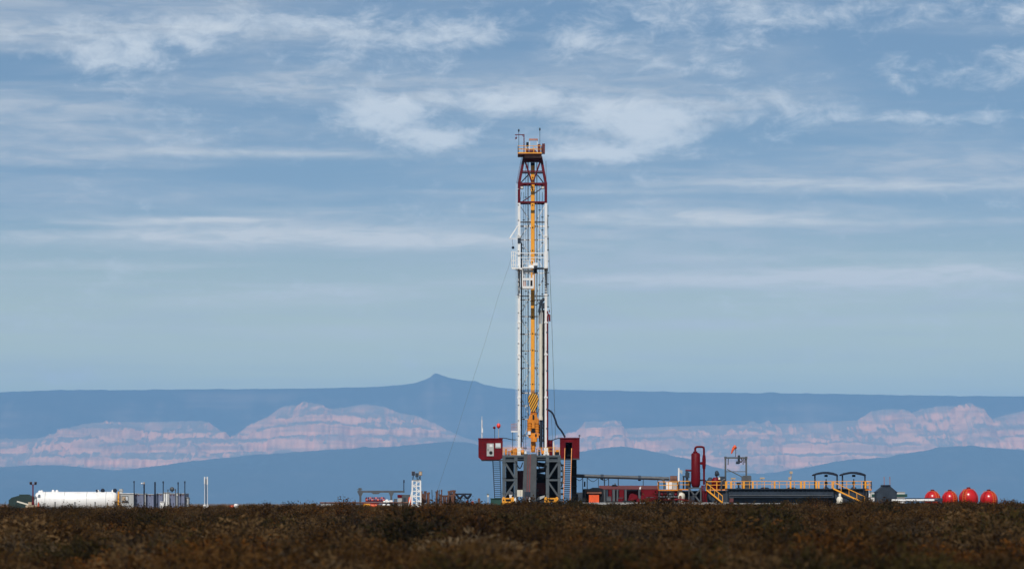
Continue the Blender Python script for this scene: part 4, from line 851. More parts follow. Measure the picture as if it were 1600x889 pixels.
    # yellow platform
    def platform(lab, px0, px1, floor, y, d, loc, legs=True):
        t = thing('railed_platform', lab, 'platform', loc)
        part('deck', MB().pbox(px0, floor + 1.8, px1, floor, y, y + d), 'orange', t)
        h = MB(); a, b = P(px0 + .3, floor, y + .05), P(px1 - .3, floor, y + .05); c = Vector((b.x, y + d - .05, b.z)); e = Vector((a.x, y + d - .05, a.z)); rail(h, [e, a, b, c], 1.1, .05, 1.3); part('handrail', h, 'yellow', t)
        if legs:
            for px in (px0 + 1, px1 - 1.6): part('leg', MB().pbox(px, 784.5, px + .8, floor + 1.85, y + .1, y + .4), 'mgrey', t)
        return t
    platform('yellow railed platform at the end of the red pump house', 1029, 1060, 764.5, 0, 3, P(1045, 784.6, 0))
    platform('yellow railed platform around the tall crimson vessel', 1061, 1078, 763.5, .5, 3, P(1070, 784.6, .5))
    t = thing('grey_motor', 'grey motor standing on the yellow platform by the flow pipe', 'motor', P(1054, 763, 2)); part('body', MB().tube(P(1047, 748, 2), P(1058, 748, 2), .45, 14).box(P(1046, 752.5, 1.6), P(1059, 750, 2.4)), 'rust', t); part('stand', MB().box(P(1048, 764.4, 1.7), P(1057, 752.6, 2.3)), 'lgrey', t)
    solo('junction_box', MB().pbox(1041, 764, 1050, 752.5, 1.2, 1.7), 'white', 'white box behind the yellow platform railing', 'box', P(1045, 764.4, 1.2))
    for i, (px, py, r, m, lab) in enumerate(((1042, 776, .45, 'white', 'white round drum under the yellow platform'), (1050, 771, .4, 'lgrey', 'light grey drum high under the yellow platform'), (1038, 781, .35, 'dgrey', 'dark drum low under the yellow platform'), (1053, 779, .5, 'mgrey', 'medium grey drum beside the platform leg'))):
        solo('drum', MB().tube(P(px, py, 1), P(px, py, 2), r, 14).box(P(px - 2, 785, 1.2), P(px + 2, py, 1.8)), m, lab, 'drum', P(px, 785, 1))
    t = thing('chemical_tank', 'cream round-bodied tank under the platform by crimson vessel', 'tank', P(1063, 784.6, 1)); part('body', MB().lathe(P(1063, 784.4, 1.2), [(.35, 0), (.62, .35), (.7, .8), (.62, 1.2), (.3, 1.5), (.28, 1.8)], 16), 'cream', t); part('manway', MB().tube(P(1063, 776, .45), P(1063, 776, .6), .2, 12), 'rust', t)
    t = thing('white_post', 'white post with a small grey flag on the platform', 'post', P(1060.5, 764.5, 1)); part('mast', MB().bar(P(1060.5, 764.5, 1), P(1060.5, 731, 1), .2), 'white', t); part('flag', MB().add([P(1061.3, 733, 1), P(1066.5, 735, 1.2), P(1066, 741, 1.1), P(1061.5, 737, 1), P(1061.3, 733, 1.06), P(1066.5, 735, 1.26), P(1066, 741, 1.16), P(1061.5, 737, 1.06)], [(0, 1, 2, 3), (7, 6, 5, 4), (0, 4, 5, 1), (1, 5, 6, 2), (2, 6, 7, 3), (3, 7, 4, 0)]), 'lgrey', t)
    t = thing('valve_column', 'dark valve column with red arm beside the crimson vessel', 'valve', P(1073, 764, 1.2)); part('column', MB().bar(P(1073.5, 764, 1.2), P(1073.5, 735, 1.2), .4).box(P(1071, 746, .9), P(1077, 738, 1.5)), 'dgrey', t); part('arm', MB().tube(P(1071, 734.5, 1.2), P(1081, 735, 1.2), .14, 8), 'darkred', t); part('pipe', MB().tube(P(1068, 764, 1.4), P(1068, 743, 1.4), .12, 8).tube(P(1068, 744, 1.4), P(1073, 744, 1.4), .1, 8), 'dgrey', t)
    # crimson separator
    y = 1
    t = thing('gas_separator', 'tall crimson gas separator vessel with looping top pipe', 'vessel', P(1088, 784.6, y)); c = P(1087, 762, y); s = (DIST + y) / FPX
    part('vessel', MB().lathe(c, [(.12, -.1), (.45, .1), (.62, .4), (.66, .8), (.66, 24 * s), (.64, 25 * s), (.64, 52.5 * s), (.5, 54.5 * s), (.2, 55.5 * s)], 24), 'vesselred', t)
    part('flange', MB().lathe(P(1086.3, 706.8, y), [(.14, 0), (.3, 0), (.3, .18), (.14, .18), (.14, .5)], 14), 'vesselred', t)
    part('top_pipe', MB().path(curve([P(1086.3, 705, y), P(1086.3, 700.5, y), P(1088.2, 698.3, y), P(1093, 697.8, y), P(1098, 698.3, y), P(1099.8, 700.8, y), P(1100, 715, y), P(1100, 757, y)], 42), .15, 10), 'vesselred', t)
    part('side_valve', MB().tube(P(1093, 723.5, y), P(1100, 723.5, y), .12, 10).lathe(P(1097, 723.5, y), [(.24, -.2), (.24, .2)], 12).lathe(P(1100, 726, y), [(.2, -.6), (.26, 0), (.26, .9), (.2, 1.4)], 12).tube(P(1100, 723.5, y), P(1102.5, 723.5, y), .22, 10), 'vesselred', t)
    part('drain_pipe', MB().tube(P(1100, 784.5, y), P(1100, 758, y), .11, 8).tube(P(1097, 784.5, y), P(1097, 758, y), .12, 8), 'darkred', t)
    fr = MB()
    for px in (1076.5, 1095): fr.pbox(px - 1, 784.5, px + 1, 761, y - 1, y - .75).pbox(px - 1, 784.5, px + 1, 761, y + .75, y + 1)
    fr.pbox(1075.5, 763, 1096, 761, y - 1.02, y + 1.02); part('frame', fr, 'mgrey', t)
    for a, b in (((1077.5, 764), (1094, 784)), ((1094, 764), (1077.5, 784))): part('brace', MB().bar(P(*a, y - .9), P(*b, y - .9), .2), 'mgrey', t)
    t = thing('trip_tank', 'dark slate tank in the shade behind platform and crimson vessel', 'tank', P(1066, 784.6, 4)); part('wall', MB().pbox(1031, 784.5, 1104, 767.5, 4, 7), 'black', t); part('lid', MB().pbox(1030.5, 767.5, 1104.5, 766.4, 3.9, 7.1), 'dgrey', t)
    for k in range(9): part('rib', MB().pbox(1034 + k * 8, 784, 1035 + k * 8, 768, 3.9, 4.01), 'dgrey', t)
    # stair from platform
    def stair(lab, a, b, y, w, m='yellow', n=10, h=.95):
        t = thing('stair', lab, 'stair', P(b[0], b[1], y))
        for yy in (y, y + w):
            part('stringer', MB().bar(P(*a, yy), P(*b, yy), .2, .1), m, t)
            hr = MB(); up = Vector((0, 0, h)); A, B = P(*a, yy), P(*b, yy); hr.bar(A + up, B + up, .11)
            for k in range(5): p = A.lerp(B, k / 4); hr.bar(p, p + up, .07)
            part('handrail', hr, m, t)
        for k in range(1, n): p = P(*a, y).lerp(P(*b, y), k / n); part('tread', MB().box((p.x - .12, y + .06, p.z - .02), (p.x + .12, y + w - .06, p.z + .02)), 'dgrey', t)
    stair('yellow stair descending from the platform beside the crimson vessel', (1104, 765), (1129, 785), -.6, 1.0)
    platform('yellow railed platform holding a round red pump', 1104, 1136, 764, 1.2, 2.5, P(1120, 784.6, 1.2))
    t = thing('shale_shaker', 'round red shaker machine with dark motor on the yellow platform', 'machine', P(1117, 764, 2)); part('drum', MB().lathe(P(1118, 764, 2), [(.5, 0), (.62, .4), (.6, 1.3), (.3, 1.7)], 18), 'darkred', t); part('motor', MB().tube(P(1120, 748, 2), P(1120, 735, 2), .12, 8).tube(P(1117, 742, 2), P(1124, 740.5, 2), .16, 8).lathe(P(1120, 741, 2), [(.28, 0), (.3, .3), (.2, .5)], 12), 'dgrey', t); part('shell', MB().lathe(P(1109.5, 764, 2.2), [(.35, 0), (.42, .3), (.42, 1.3), (.2, 1.7)], 14).box(P(1124, 764, 1.9), P(1133, 744, 2.9)), 'dgrey', t); part('bolt_box', MB().box(P(1122.5, 749, 1.4), P(1125, 745.5, 1.6)), 'cream', t)
    solo('mud_box', MB().pbox(1104.5, 784.5, 1138, 766.3, 1.6, 3.6), 'dgrey', 'dark grey mud box under the yellow pump platform', 'tank', P(1121, 785, 1.6))
    # gantry
    y = 2.5
    t = thing('gantry', 'grey steel hoist gantry standing over the mud tanks', 'gantry', P(1150, 764, y))
    for px, pb in ((1133.5, 764), (1166, 764)): part('post', MB().bar(P(px, pb, y), P(px, 714, y), .24).box(P(px - 1.6, 716.4, y - .2), P(px + 1.6, 713, y + .2)), 'mgrey', t)
    part('top_beam', MB().bar(P(1132, 715, y), P(1167.5, 715, y), .22), 'mgrey', t); part('crossbar', MB().bar(P(1134, 736.5, y), P(1165, 736.5, y), .1), 'mgrey', t); part('strut', MB().bar(P(1136, 733, y), P(1159, 744.5, y), .13), 'mgrey', t)
    part('trolley', MB().box(P(1153, 717, y - .3), P(1156, 711, y + .3)).tube(P(1150, 722.5, y), P(1155, 722.5, y), .2, 12).box(P(1152.8, 724, y - .2), P(1156, 717, y + .2)).path(curve([P(1156, 720, y), P(1158, 722, y), P(1159.5, 718.5, y), P(1158, 716, y)], 12), .08, 6), 'dgrey', t)
    for px, p1 in ((1138, 726), (1161.5, 725.5), (1164, 723)): part('chain', MB().tube(P(px, 715, y), P(px - .4, p1, y), .06, 6), 'dgrey', t)
    t = thing('windsock', 'faded orange windsock hanging from a pole on the gantry', 'windsock', P(1149.6, 713.5, y)); part('pole', MB().tube(P(1149.6, 713.4, y), P(1149.6, 695.5, y), .045, 6), 'dgrey', t)
    pts = [P(1149.3, 697.5, y), P(1146.8, 699.5, y - .1), P(1144.5, 703.5, y - .2), P(1142.8, 708.5, y - .25)]; ws = MB(); 
    for k in range(3): ws.tube(pts[k], pts[k + 1], .30 - .07 * k, 10, .30 - .07 * (k + 1), False)
    part('sock', ws, 'safety', t)
    solo('control_box', MB().pbox(1159.5, 764, 1174, 743.5, 1.8, 3.2).pbox(1161, 743.5, 1173, 742.6, 1.9, 3.1).pbox(1165, 750, 1169, 746, 1.76, 1.81), 'mgrey', 'grey control box standing by the gantry post', 'box', P(1166, 764, 1.8))
    t = thing('mixer', 'dark mixer motor with valve cross on the long tank', 'motor', P(1154, 764, 1)); part('shaft', MB().tube(P(1154, 764, 1.6), P(1154, 754, 1.6), .12, 8).tube(P(1151, 755, 1.6), P(1157.5, 755, 1.6), .14, 8), 'navy', t); part('base', MB().lathe(P(1154, 764, 1.6), [(.35, 0), (.3, .2), (.1, .25)], 12), 'navy', t)
    for px, h, lab in ((1145, 746.5, 'small tan lamp beyond the gantry post'), (1190.5, 746, 'tan lamp head on a short post above the long tank'),):
        t = thing('work_lamp', lab, 'lamp', P(px, 764, 2.5)); part('post', MB().tube(P(px, 764, 2.5), P(px, h + 1, 2.5), .05, 6), 'tan', t); part('head', MB().box(P(px - 3, h + 2, 2.3), P(px + 4, h - .5, 2.7)), 'tan', t)
    t = thing('work_lamp', 'tall tan lamp post with box head over the long tank', 'lamp', P(1236, 764, 2.5)); part('post', MB().tube(P(1236, 764, 2.5), P(1236, 738, 2.5), .06, 6), 'tan', t); part('head', MB().box(P(1234, 740, 2.3), P(1238, 736, 2.7)).box(P(1232, 749, 2.3), P(1236, 745, 2.7)), 'tan', t)
    # long mud tank
    y = 1
    t = thing('mud_tank', 'very long slate grey mud tank with ribbed side', 'tank', P(1222, 784.6, y))
    part('wall', MB().extrude_x([(y + .35, Z(764, y)), (y + .35, Z(773.5, y)), (y, Z(774, y)), (y, Z(777, y)), (y + .9, Z(778, y)), (y + .9, Z(785.5, y)), (y + 4, Z(785.5, y)), (y + 4, Z(764, y))], X(1139, y), X(1303, y)), 'dgrey', t)
    part('ledge', MB().pbox(1140, 774.2, 1300, 773, y - .12, y + .3), 'mgrey', t)
    for k in range(24): part('rib', MB().pbox(1143 + k * 6.5, 773, 1143.9 + k * 6.5, 764.6, y + .22, y + .36), 'dgrey', t)
    part('top_walk', MB().pbox(1137.5, 764, 1303, 762.8, y, y + 4), 'dgrey', t); part('skid', MB().pbox(1141, 787.5, 1297, 785.6, y + .2, y + 3.8), 'concrete', t); part('foundation', MB().pbox(1142, 800, 1296, 787.55, y + .5, y + 3.6), 'dgrey', t)
    for px in (1196, 1238): part('hatch', MB().prism([(X(a, y), Z(b, y)) for a, b in ((px - 7, 762.75), (px - 4, 761), (px + 4, 761), (px + 7, 762.75))], y + .8, y + 2.4), 'navy', t)
    t = thing('handrail', 'long yellow handrail along the top of the mud tanks', 'handrail', P(1250, 763, y))
    for yy, nm in ((y + .1, 'front_rail'), (y + 3.8, 'rear_rail')):
        h = MB(); rail(h, [P(1136, 762.7, yy), P(1358, 762.7, yy)], 1.02, .035, 1.05); part(nm, h, 'yellow', t)
    for px in (1133, 1141, 1161, 1175, 1209, 1234, 1250, 1255.5, 1274, 1278, 1300.5, 1351): part('wide_post', MB().pbox(px, 762.7, px + 2.6, 752.3, y - .05, y + .03), 'yellow', t)
    # second tank
    t = thing('settling_tank', 'shorter dark slate tank with an orange stair before it', 'tank', P(1330, 785, y)); part('wall', MB().pbox(1304.5, 786, 1356.5, 764.2, y + .9, y + 4), 'dgrey', t); part('top', MB().pbox(1304, 764.1, 1357.5, 762.9, y + .5, y + 4.2), 'dgrey', t)
    part('dark_recess', MB().pbox(1296, 786, 1304.4, 765, y + .6, y + 1.5), 'black', t)
    for k in range(7): part('rib', MB().pbox(1308 + k * 7, 785, 1309 + k * 7, 765, y + .78, y + .91), 'dgrey', t)
    for px in (1349, 1352.6): part('post', MB().pbox(px, 786, px + 1.8, 752, y + .3, y + .6), 'navy', t)
    stair('orange stair descending in front of the settling tank', (1302, 763), (1351, 786), -.4, .9, 'yellow', 14)
    platform('small railed landing at the end of the settling tank', 1352, 1362, 764, y, 2, P(1357, 786, y))
    for px0, px1, lab in ((1271.5, 1310, 'dark curved canopy over the long mud tank'), (1314.5, 1353.5, 'dark curved canopy over the settling tank')):
        t = thing('canopy', lab, 'canopy', P((px0 + px1) / 2, 763, y + 1), 'dark curved canopies'); prof = [(0, 741.5), (.06, 740), (.2, 738), (.4, 736.6), (.6, 736.6), (.8, 738), (.94, 740), (1, 741.5)]
        top = [(X(px0 + (px1 - px0) * u, y), Z(v, y)) for u, v in prof]; bot = [(X(px0 + (px1 - px0) * (u * .96 + .02), y), Z(min(v + (3.2 if .15 < u < .85 else 2.2), 743), y)) for u, v in prof][::-1]
        part('roof', MB().prism(top + bot, y + .2, y + 3.4), 'navy', t)
        for px in (px0 + .8, px1 - 3): 
            for yy in (y + .4, y + 3): part('post', MB().pbox(px, 762.85, px + 2.2, 742, yy, yy + .2), 'navy', t)
        c = (px0 + px1) / 2
        part('hanger', MB().tube(P(c - 2.5, 743, y + 1.5), P(c + 2.5, 743, y + 1.5), .16, 10), 'navy', t)
        ag = thing('agitator', ('black agitator motor under the canopy over the ' + ('long mud tank' if px0 < 1300 else 'settling tank')), 'motor', P(c, 762.8, y + 1.5), 'agitator motors'); part('gearbox', MB().lathe(P(c, 762.8, y + 1.5), [(.42, 0), (.3, .16), (.14, .22), (.12, .5)], 14), 'navy', ag); part('motor', MB().lathe(P(c, 757.5, y + 1.5), [(.1, 0), (.19, .1), (.22, .4), (.08, .55), (.05, .9)], 12), 'black', ag)
    t = thing('cream_tank', 'small cream bottle-shaped tank before the settling tank stair', 'tank', P(1312, 787, -1)); part('body', MB().lathe(P(1312, 790, -1), [(.42, 0), (.46, .3), (.45, 1.0), (.3, 1.25), (.18, 1.3)], 16), 'cream', t); part('neck', MB().lathe(P(1312.3, 775.8, -1), [(.17, 0), (.17, .4), (.1, .5)], 12), 'cream', t)
    # hut
    y = 5
    t = thing('grey_hut', 'small slate grey hut with stepped gable and two orange vents', 'hut', P(1385, 801, y)); part('wall', MB().prism([(X(a, y), Z(b, y)) for a, b in ((1369.5, 800), (1369.5, 768), (1380, 759.5), (1391.5, 759.5), (1401.5, 768), (1401.5, 800))], y, y + 3), 'dgrey', t); part('roof_cap', MB().pbox(1379.5, 759.5, 1391.5, 757.2, y - .1, y + 3.1).pbox(1368.8, 769, 1372, 768, y - .08, y + 3.05).pbox(1399, 769, 1402.4, 768, y - .08, y + 3.05), 'navy', t)
    for k in range(8): part('siding_rib', MB().pbox(1371.5 + k * 3.8, 799, 1372.2 + k * 3.8, 768 if k in (0, 7) else 763, y - .05, y + .01), 'dgrey', t)
    for px in (1381.5, 1390.5): part('vent_pipe', MB().tube(P(px, 757.3, y + .5), P(px, 746, y + .5), .05, 6).tube(P(px, 746, y + .5), P(px - .6, 745, y + .5), .08, 6), 'pink', t)
    t = thing('field_office', 'white office cabin with a green stripe behind the hut', 'cabin', P(1390, 801, 12)); part('wall', MB().pbox(1358, 800, 1414, 769, 12, 15), 'tank_white', t); part('stripe', MB().pbox(1362, 776, 1417.5, 771.5, 11.9, 12.02), 'green', t); part('roof', MB().pbox(1357.5, 769, 1414.5, 768, 11.9, 15.1), 'lgrey', t)
    t = thing('white_pipe', 'long white pipe on low dark supports running to the red tanks', 'pipe', P(1432, 801, 0)); part('pipe', MB().tube(P(1392, 781.5, 0), P(1465, 781.2, 0), .17, 10), 'white', t); part('dark_pipe', MB().tube(P(1400, 779.2, .3), P(1473, 779.2, .3), .13, 10).box(P(1460, 783, -.2), P(1472, 779.5, .4)), 'dgrey', t)
    for px in (1398, 1425, 1455, 1466): part('support', MB().pbox(px, 800, px + 2, 782.9, -.1, .3), 'dgrey', t)
    # four red tanks
    for cx, top, r, lab in ((1457, 766.3, 12.9, 'bright red dome tank behind the end of the white pipe'), (1484, 766.6, 13.1, 'bright red dome tank second from the white pipe'), (1513.3, 762.7, 15.2, 'tallest and widest bright red dome tank of the four'), (1545, 766.2, 14.1, 'bright red dome tank at the row end beside open scrub')):
        y = 6 if cx != 1513.3 else 4; s = (DIST + y) / FPX; R0 = r * s; zt = Z(top, y)
        t = thing('red_tank', lab, 'tank', P(cx, 801, y), 'bright red dome tanks'); b = Vector((X(cx, y), y, 0))
        prof = [(R0 * .72, .05)] + [(R0 * math.sin(a), zt - R0 * 1.02 - R0 * 1.02 * math.cos(a)) for a in [math.pi * k / 16 for k in range(7, 16)]] + [(.05, zt)]
        prof = [(R0 * .86, .05), (R0 * .95, max(.3, zt - R0 * 1.5))] + [q for q in prof[1:] if q[1] > zt - R0 * 1.3]
        part('shell', MB().lathe(b, prof, 28), 'tankred', t); part('hatch', MB().lathe(b, [(.28, zt - .12), (.28, zt + .12), (.2, zt + .18)], 14), 'vesselred', t)
        for k, a in enumerate((-.7, .8)):
            rb = MB().path([b + Vector((math.sin(a) * q * 1.01, -math.cos(a) * q * 1.01, h)) for q, h in prof], .03, 5); part('seam', rb, 'vesselred', t)
        a = .5 if cx != 1513.3 else -.55; ld = MB()
        for da in (-.14, .14): ld.path([b + Vector((math.sin(a) * (q + .1) + da * math.cos(a) * 1.6, -math.cos(a) * (q + .1) + da * math.sin(a) * 1.6, h)) for q, h in prof if h < zt - .12], .018, 5)
        for k in range(9):
            h = .4 + k * (zt - .7) / 8; q = lerp_list([(b_, a_) for a_, b_ in prof], h) + .1
            ld.bar(b + Vector((math.sin(a) * q - .22 * math.cos(a), -math.cos(a) * q - .22 * math.sin(a), h)), b + Vector((math.sin(a) * q + .22 * math.cos(a), -math.cos(a) * q + .22 * math.sin(a), h)), .02)
        part('ladder', ld, 'yellow', t)
        h = MB(); n = 8; q = R0 * .62; hz = zt - R0 * .22
        for k in range(n):
            a0, a1 = 2 * math.pi * k / n, 2 * math.pi * (k + 1) / n; p0 = b + Vector((q * math.cos(a0), q * math.sin(a0), hz)); p1 = b + Vector((q * math.cos(a1), q * math.sin(a1), hz)); up = Vector((0, 0, .22))
            h.bar(p0, p0 + up, .025); h.bar(p0 + up, p1 + up, .025)
        part('guard_rail', h, 'orange', t)
    solo('yellow_barrier', MB().bar(P(1482, 788, 2), P(1502, 786.5, 2), .12).bar(P(1482, 791, 2), P(1502, 790, 2), .1).pbox(1484, 799, 1485, 786, 2, 2.1).pbox(1499, 799, 1500, 786, 2, 2.1), 'yellow', 'low yellow barrier in front of the red tanks', 'barrier', P(1492, 801, 2))
build_right()

# ------------------------------------------------------------------ equipment left of the rig
def build_left():
    y = 2; s = (DIST + y) / FPX
    t = thing('storage_tank', 'long white cylindrical storage tank lying on its side', 'tank', P(118, 801, y)); cz = Z(783, y); r = 15.2 * s; x0, x1 = X(52, y), X(182.5, y); L = x1 - x0
    part('shell', MB().lathe((x0, y + r, cz), [(.05, 0), (r * .55, .05), (r * .85, .22), (r, .6), (r, L - .5), (r * .85, L - .18), (r * .5, L - .03), (.05, L)], 32, 'x'), 'tank_white', t)
    for px in (70, 100, 135, 165): part('weld_band', MB().lathe((X(px, y), y + r, cz), [(r + .015, -.035), (r + .015, .035)], 32, 'x'), 'lgrey', t)
    for px in (78, 160): part('saddle', MB().box((X(px, y) - .3, y + .2, .0), (X(px, y) + .3, y + 2 * r - .2, cz - r * .6)), 'mgrey', t)
    for px, h in ((60, 1.2), (63, 1.6), (81, 2.2), (87, 2.0), (151, 2.2), (175, 2.4)): part('fitting', MB().lathe((X(px, y), y + r, cz + r - .05), [(.22, 0), (.22, h * .06 + .05), (.1, h * .1 + .1)], 12), 'tank_white', t)
    for px, lab in ((160, 'small dark dish antenna above the middle of the white tank'), (179, 'dark dish antenna at the cabin end of the white tank')):
        t = thing('dish_antenna', lab, 'antenna', P(px, 768, y + 1), 'dark dish antennas'); part('dish', MB().lathe(P(px + .5, 766, y + 1), [(.02, .12), (.22, .08), (.3, 0), (.24, -.03), (.02, -.02)], 14, 'y'), 'navy', t); part('stem', MB().tube(P(px, 769, y + 1.1), P(px + .5, 766, y + 1.1), .05, 6), 'dgrey', t)
    solo('vent_cap', MB().lathe(P(151.3, 769, y + 1), [(.1, 0), (.1, .25), (.17, .3), (.1, .42)], 10), 'navy', 'small dark vent cap on top of the white tank', 'vent', P(151.3, 769, y + 1))
    # trailer cabin
    t = thing('trailer_cabin', 'light grey site cabin with a barred window beside the white tank', 'cabin', P(196, 801, y)); part('wall', MB().pbox(187, 796, 209.5, 771.3, y, y + 6), 'lgrey', t); part('roof', MB().pbox(186.5, 771.2, 210, 770.2, y - .1, y + 6.1), 'white', t); part('base', MB().pbox(188, 801, 209, 796.1, y + .1, y + 5.9), 'dgrey', t)
    w = part('window', MB().pbox(190, 783.5, 200.5, 774.5, y - .06, y + .01), 'mgrey', t); part('pane', MB().pbox(191, 781.5, 196, 775.5, y - .08, y - .062), 'tan', w); part('pane', MB().pbox(196.6, 781.5, 199.6, 775.5, y - .08, y - .062), 'pane', w); part('sill', MB().pbox(189.5, 784.2, 201, 783.5, y - .14, y), 'dgrey', w); part('trim', MB().pbox(188, 790.5, 203, 789.5, y - .04, y + .01), 'mgrey', t)
    solo('air_unit', MB().pbox(186.5, 770, 191, 763.5, y + .5, y + 1.5).pbox(186, 766.8, 192, 766, y + .45, y + 1.55), 'lgrey', 'pale box unit on the roof of the light grey cabin', 'unit', P(189, 770, y + .5))
    solo('yellow_column', MB().pbox(183.8, 800, 186.2, 767.5, 1.2, 1.6), 'yellow', 'yellow upright post between the white tank and the cabin', 'post', P(185, 801, 1.2))
    # row of blue-grey cabins
    specs = [(210, 225.5, 772, 'first'), (227.5, 240, 772.5, 'second'), (244.5, 255.5, 771.5, 'third'), (264.5, 275, 771.5, 'fourth'), (279, 289, 771.5, 'fifth')]
    for px0, px1, top, nm in specs:
        t = thing('site_cabin', nm + ' blue-grey site cabin of the row beyond the barred-window cabin', 'cabin', P((px0 + px1) / 2, 801, 3), 'blue-grey site cabins'); part('wall', MB().pbox(px0, 800, px1, top, 3, 9), 'violet', t); part('roof', MB().pbox(px0 - .3, top, px1 + .3, top - 1, 2.9, 9.1), 'lgrey', t)
        n = int((px1 - px0) / 2.6)
        for k in range(n): part('rib', MB().pbox(px0 + .8 + k * 2.6, 799, px0 + 1.5 + k * 2.6, top + .8, 2.94, 3.01), 'violet', t)
        for k in range(max(2, n // 2)): part('vent', MB().pbox(px0 + 1.6 + k * 4, 787, px0 + 2.6 + k * 4, 785.8, 2.92, 3.0), 'black', t)
        for k in range(max(2, n // 2)): part('roof_vent', MB().pbox(px0 + 1.5 + k * 4.5, top + 2.2, px0 + 3 + k * 4.5, top + .6, 2.9, 3.0), 'brownred', t)
    for px0, px1, top, lab in ((225.6, 227.2, 771, 'narrow white hut between the first two blue-grey cabins'), (255.8, 264.2, 769.6, 'tall white hut between third and fourth cabins'), (275.6, 278, 770.5, 'slim white hut between the last two cabins')):
        t = thing('white_hut', lab, 'hut', P((px0 + px1) / 2, 801, 2.7)); part('wall', MB().pbox(px0, 800, px1, top, 2.7, 5), 'white', t); part('roof', MB().pbox(px0 - .1, top, px1 + .1, top - .8, 2.6, 5.1), 'lgrey', t); part('door', MB().pbox(px0 + (px1 - px0) * .3, 799, px0 + (px1 - px0) * .7, top + 6, 2.66, 2.71), 'white', t)
    solo('white_crate', MB().pbox(250, 800, 256, 784, 1.5, 2.4).pbox(249.8, 784, 256.2, 783.2, 1.4, 2.5), 'tank_white', 'small white crate in front of the third cabin', 'crate', P(253, 801, 1.5))
    solo('grey_cabinet', MB().pbox(289.8, 800, 294.5, 777.5, 4, 6).pbox(289.5, 777.5, 294.8, 776.8, 3.9, 6.1), 'lgrey', 'grey cabinet at the end of the cabin row', 'cabinet', P(292, 801, 4))
    for px, top, w, lab in ((209.5, 751, .12, 'dark lamp pole at the barred-window cabin corner'), (225.2, 753, .19, 'thick dark pole with a pale bracket by the first cabins'), (242.2, 752.5, .2, 'thick dark pole between second and third cabins'), (255, 751.5, .12, 'dark pole before the tall white panel'), (278.3, 753, .12, 'dark pole before the last cabin pair'), (288.8, 751.5, .12, 'dark pole at the grey cabinet end of cabin row')):
        t = thing('lamp_pole', lab, 'pole', P(px, 801, 1.6), 'dark lamp poles'); part('pole', MB().tube(P(px, 801, 1.6), P(px, top + 1, 1.6), w * .55, 8), 'navy', t); part('head', MB().box(P(px - 1.1, top + 3, 1.4), P(px + 1.1, top, 1.8)), 'navy' if px != 225.2 else 'tan', t)
    solo('lamp_globe', MB().ball(P(221.5, 755, 1.6), .13, 10).bar(P(221.5, 755, 1.6), P(224.8, 755, 1.6), .04), 'white', 'small white lamp globe on the thick dark pole', 'lamp', P(221.5, 757, 1.6))
    for px, top in ((262.5, 765), (274, 764.5)): solo('short_pole', MB().tube(P(px, 801, 1.8), P(px, top, 1.8), .06, 6).ball(P(px, top, 1.8), .09, 8), 'mgrey', 'short grey pole before the ' + ('tall white panel' if px < 270 else 'fourth blue-grey cabin'), 'pole', P(px, 801, 1.8))
    t = thing('dish_antenna', 'oval dark dish antenna above the fourth cabin', 'antenna', P(269, 770.4, 3.5)); part('dish', MB().lathe(P(268.8, 764, 3.5), [(.02, .1), (.28, .05), (.34, 0), (.02, -.02)], 14, 'y'), 'mgrey', t); part('stem', MB().tube(P(269, 770.4, 3.6), P(268.8, 764, 3.6), .04, 6), 'dgrey', t)
    # dark green tank
    y = 3; t = thing('green_tank', 'dark green dome-topped tank at the end of the white tank', 'tank', P(32, 801, y)); part('shell', MB().prism([(X(a, y), Z(b, y)) for a, b in ((13.5, 800), (13.5, 781), (18, 777), (27, 774.5), (38, 772.5), (44, 773.5), (52, 776), (56, 778), (56, 800))], y, y + 3.2), 'deepgreen', t)
    for px in (19, 26, 33, 40, 47): part('rib', MB().pbox(px, 799, px + .8, 777.5, y - .06, y + .01), 'deepgreen', t)
    part('lid', MB().pbox(30, 774.2, 44, 772, y + .5, y + 2.5), 'deepgreen', t)
    t = thing('boom_trailer', 'cream boom arm on a trailer in front of the green tank', 'trailer', P(45, 801, 0)); part('boom', MB().bar(P(26.5, 783, 0), P(46, 788.5, 0), .2), 'cream', t); part('chassis', MB().pbox(40, 793, 60, 789, -.2, .5), 'tan', t); part('wheel', MB().tube(P(52, 796.5, -.4), P(52, 796.5, -.1), .36, 14), 'black', t); part('head', MB().box(P(44, 789, -.3), P(50, 784, .3)), 'tan', t)
    t = thing('light_tower', 'red light tower pole with two dark floodlights by green tank', 'light tower', P(51.5, 801, .6)); part('mast', MB().tube(P(51.5, 801, .6), P(51.5, 757, .6), .09, 8).bar(P(47.5, 756.8, .6), P(56, 756.8, .6), .07), 'darkred', t)
    for px in (48.2, 55.6): fl = part('floodlight', MB().box(P(px - 2, 756.5, .35), P(px + 2, 752.5, .75)), 'rust', t); part('lens', MB().box(P(px - 1.5, 756, .31), P(px + 1.5, 753, .348)), 'black', fl)
    part('outrigger', MB().bar(P(51.5, 780, .6), P(47, 800, .6), .06).bar(P(51.5, 780, .6), P(56, 800, .6), .06), 'darkred', t)
    solo('warning_cone', MB().lathe(P(60, 801, -.5), [(.35, 0), (.28, .05), (.05, 1.55)], 12), 'safety', 'orange-red cone before the end of the white tank', 'cone', P(60, 801, -.5))
    for px in (86, 117, 148.5, 179.5): solo('fence_post', MB().pbox(px - .8, 801, px + .8, 784.5, -.6, -.45).pbox(px - .95, 784.5, px + .95, 783.7, -.65, -.4), 'mgrey', 'slim dark fence post in front of the white tank', 'post', P(px, 801, -.6), 'dark fence posts')
    # twin white pole
    t = thing('twin_pole', 'pair of slim white poles with thicker tops beyond the cabins', 'pole', P(321.5, 801, 2))
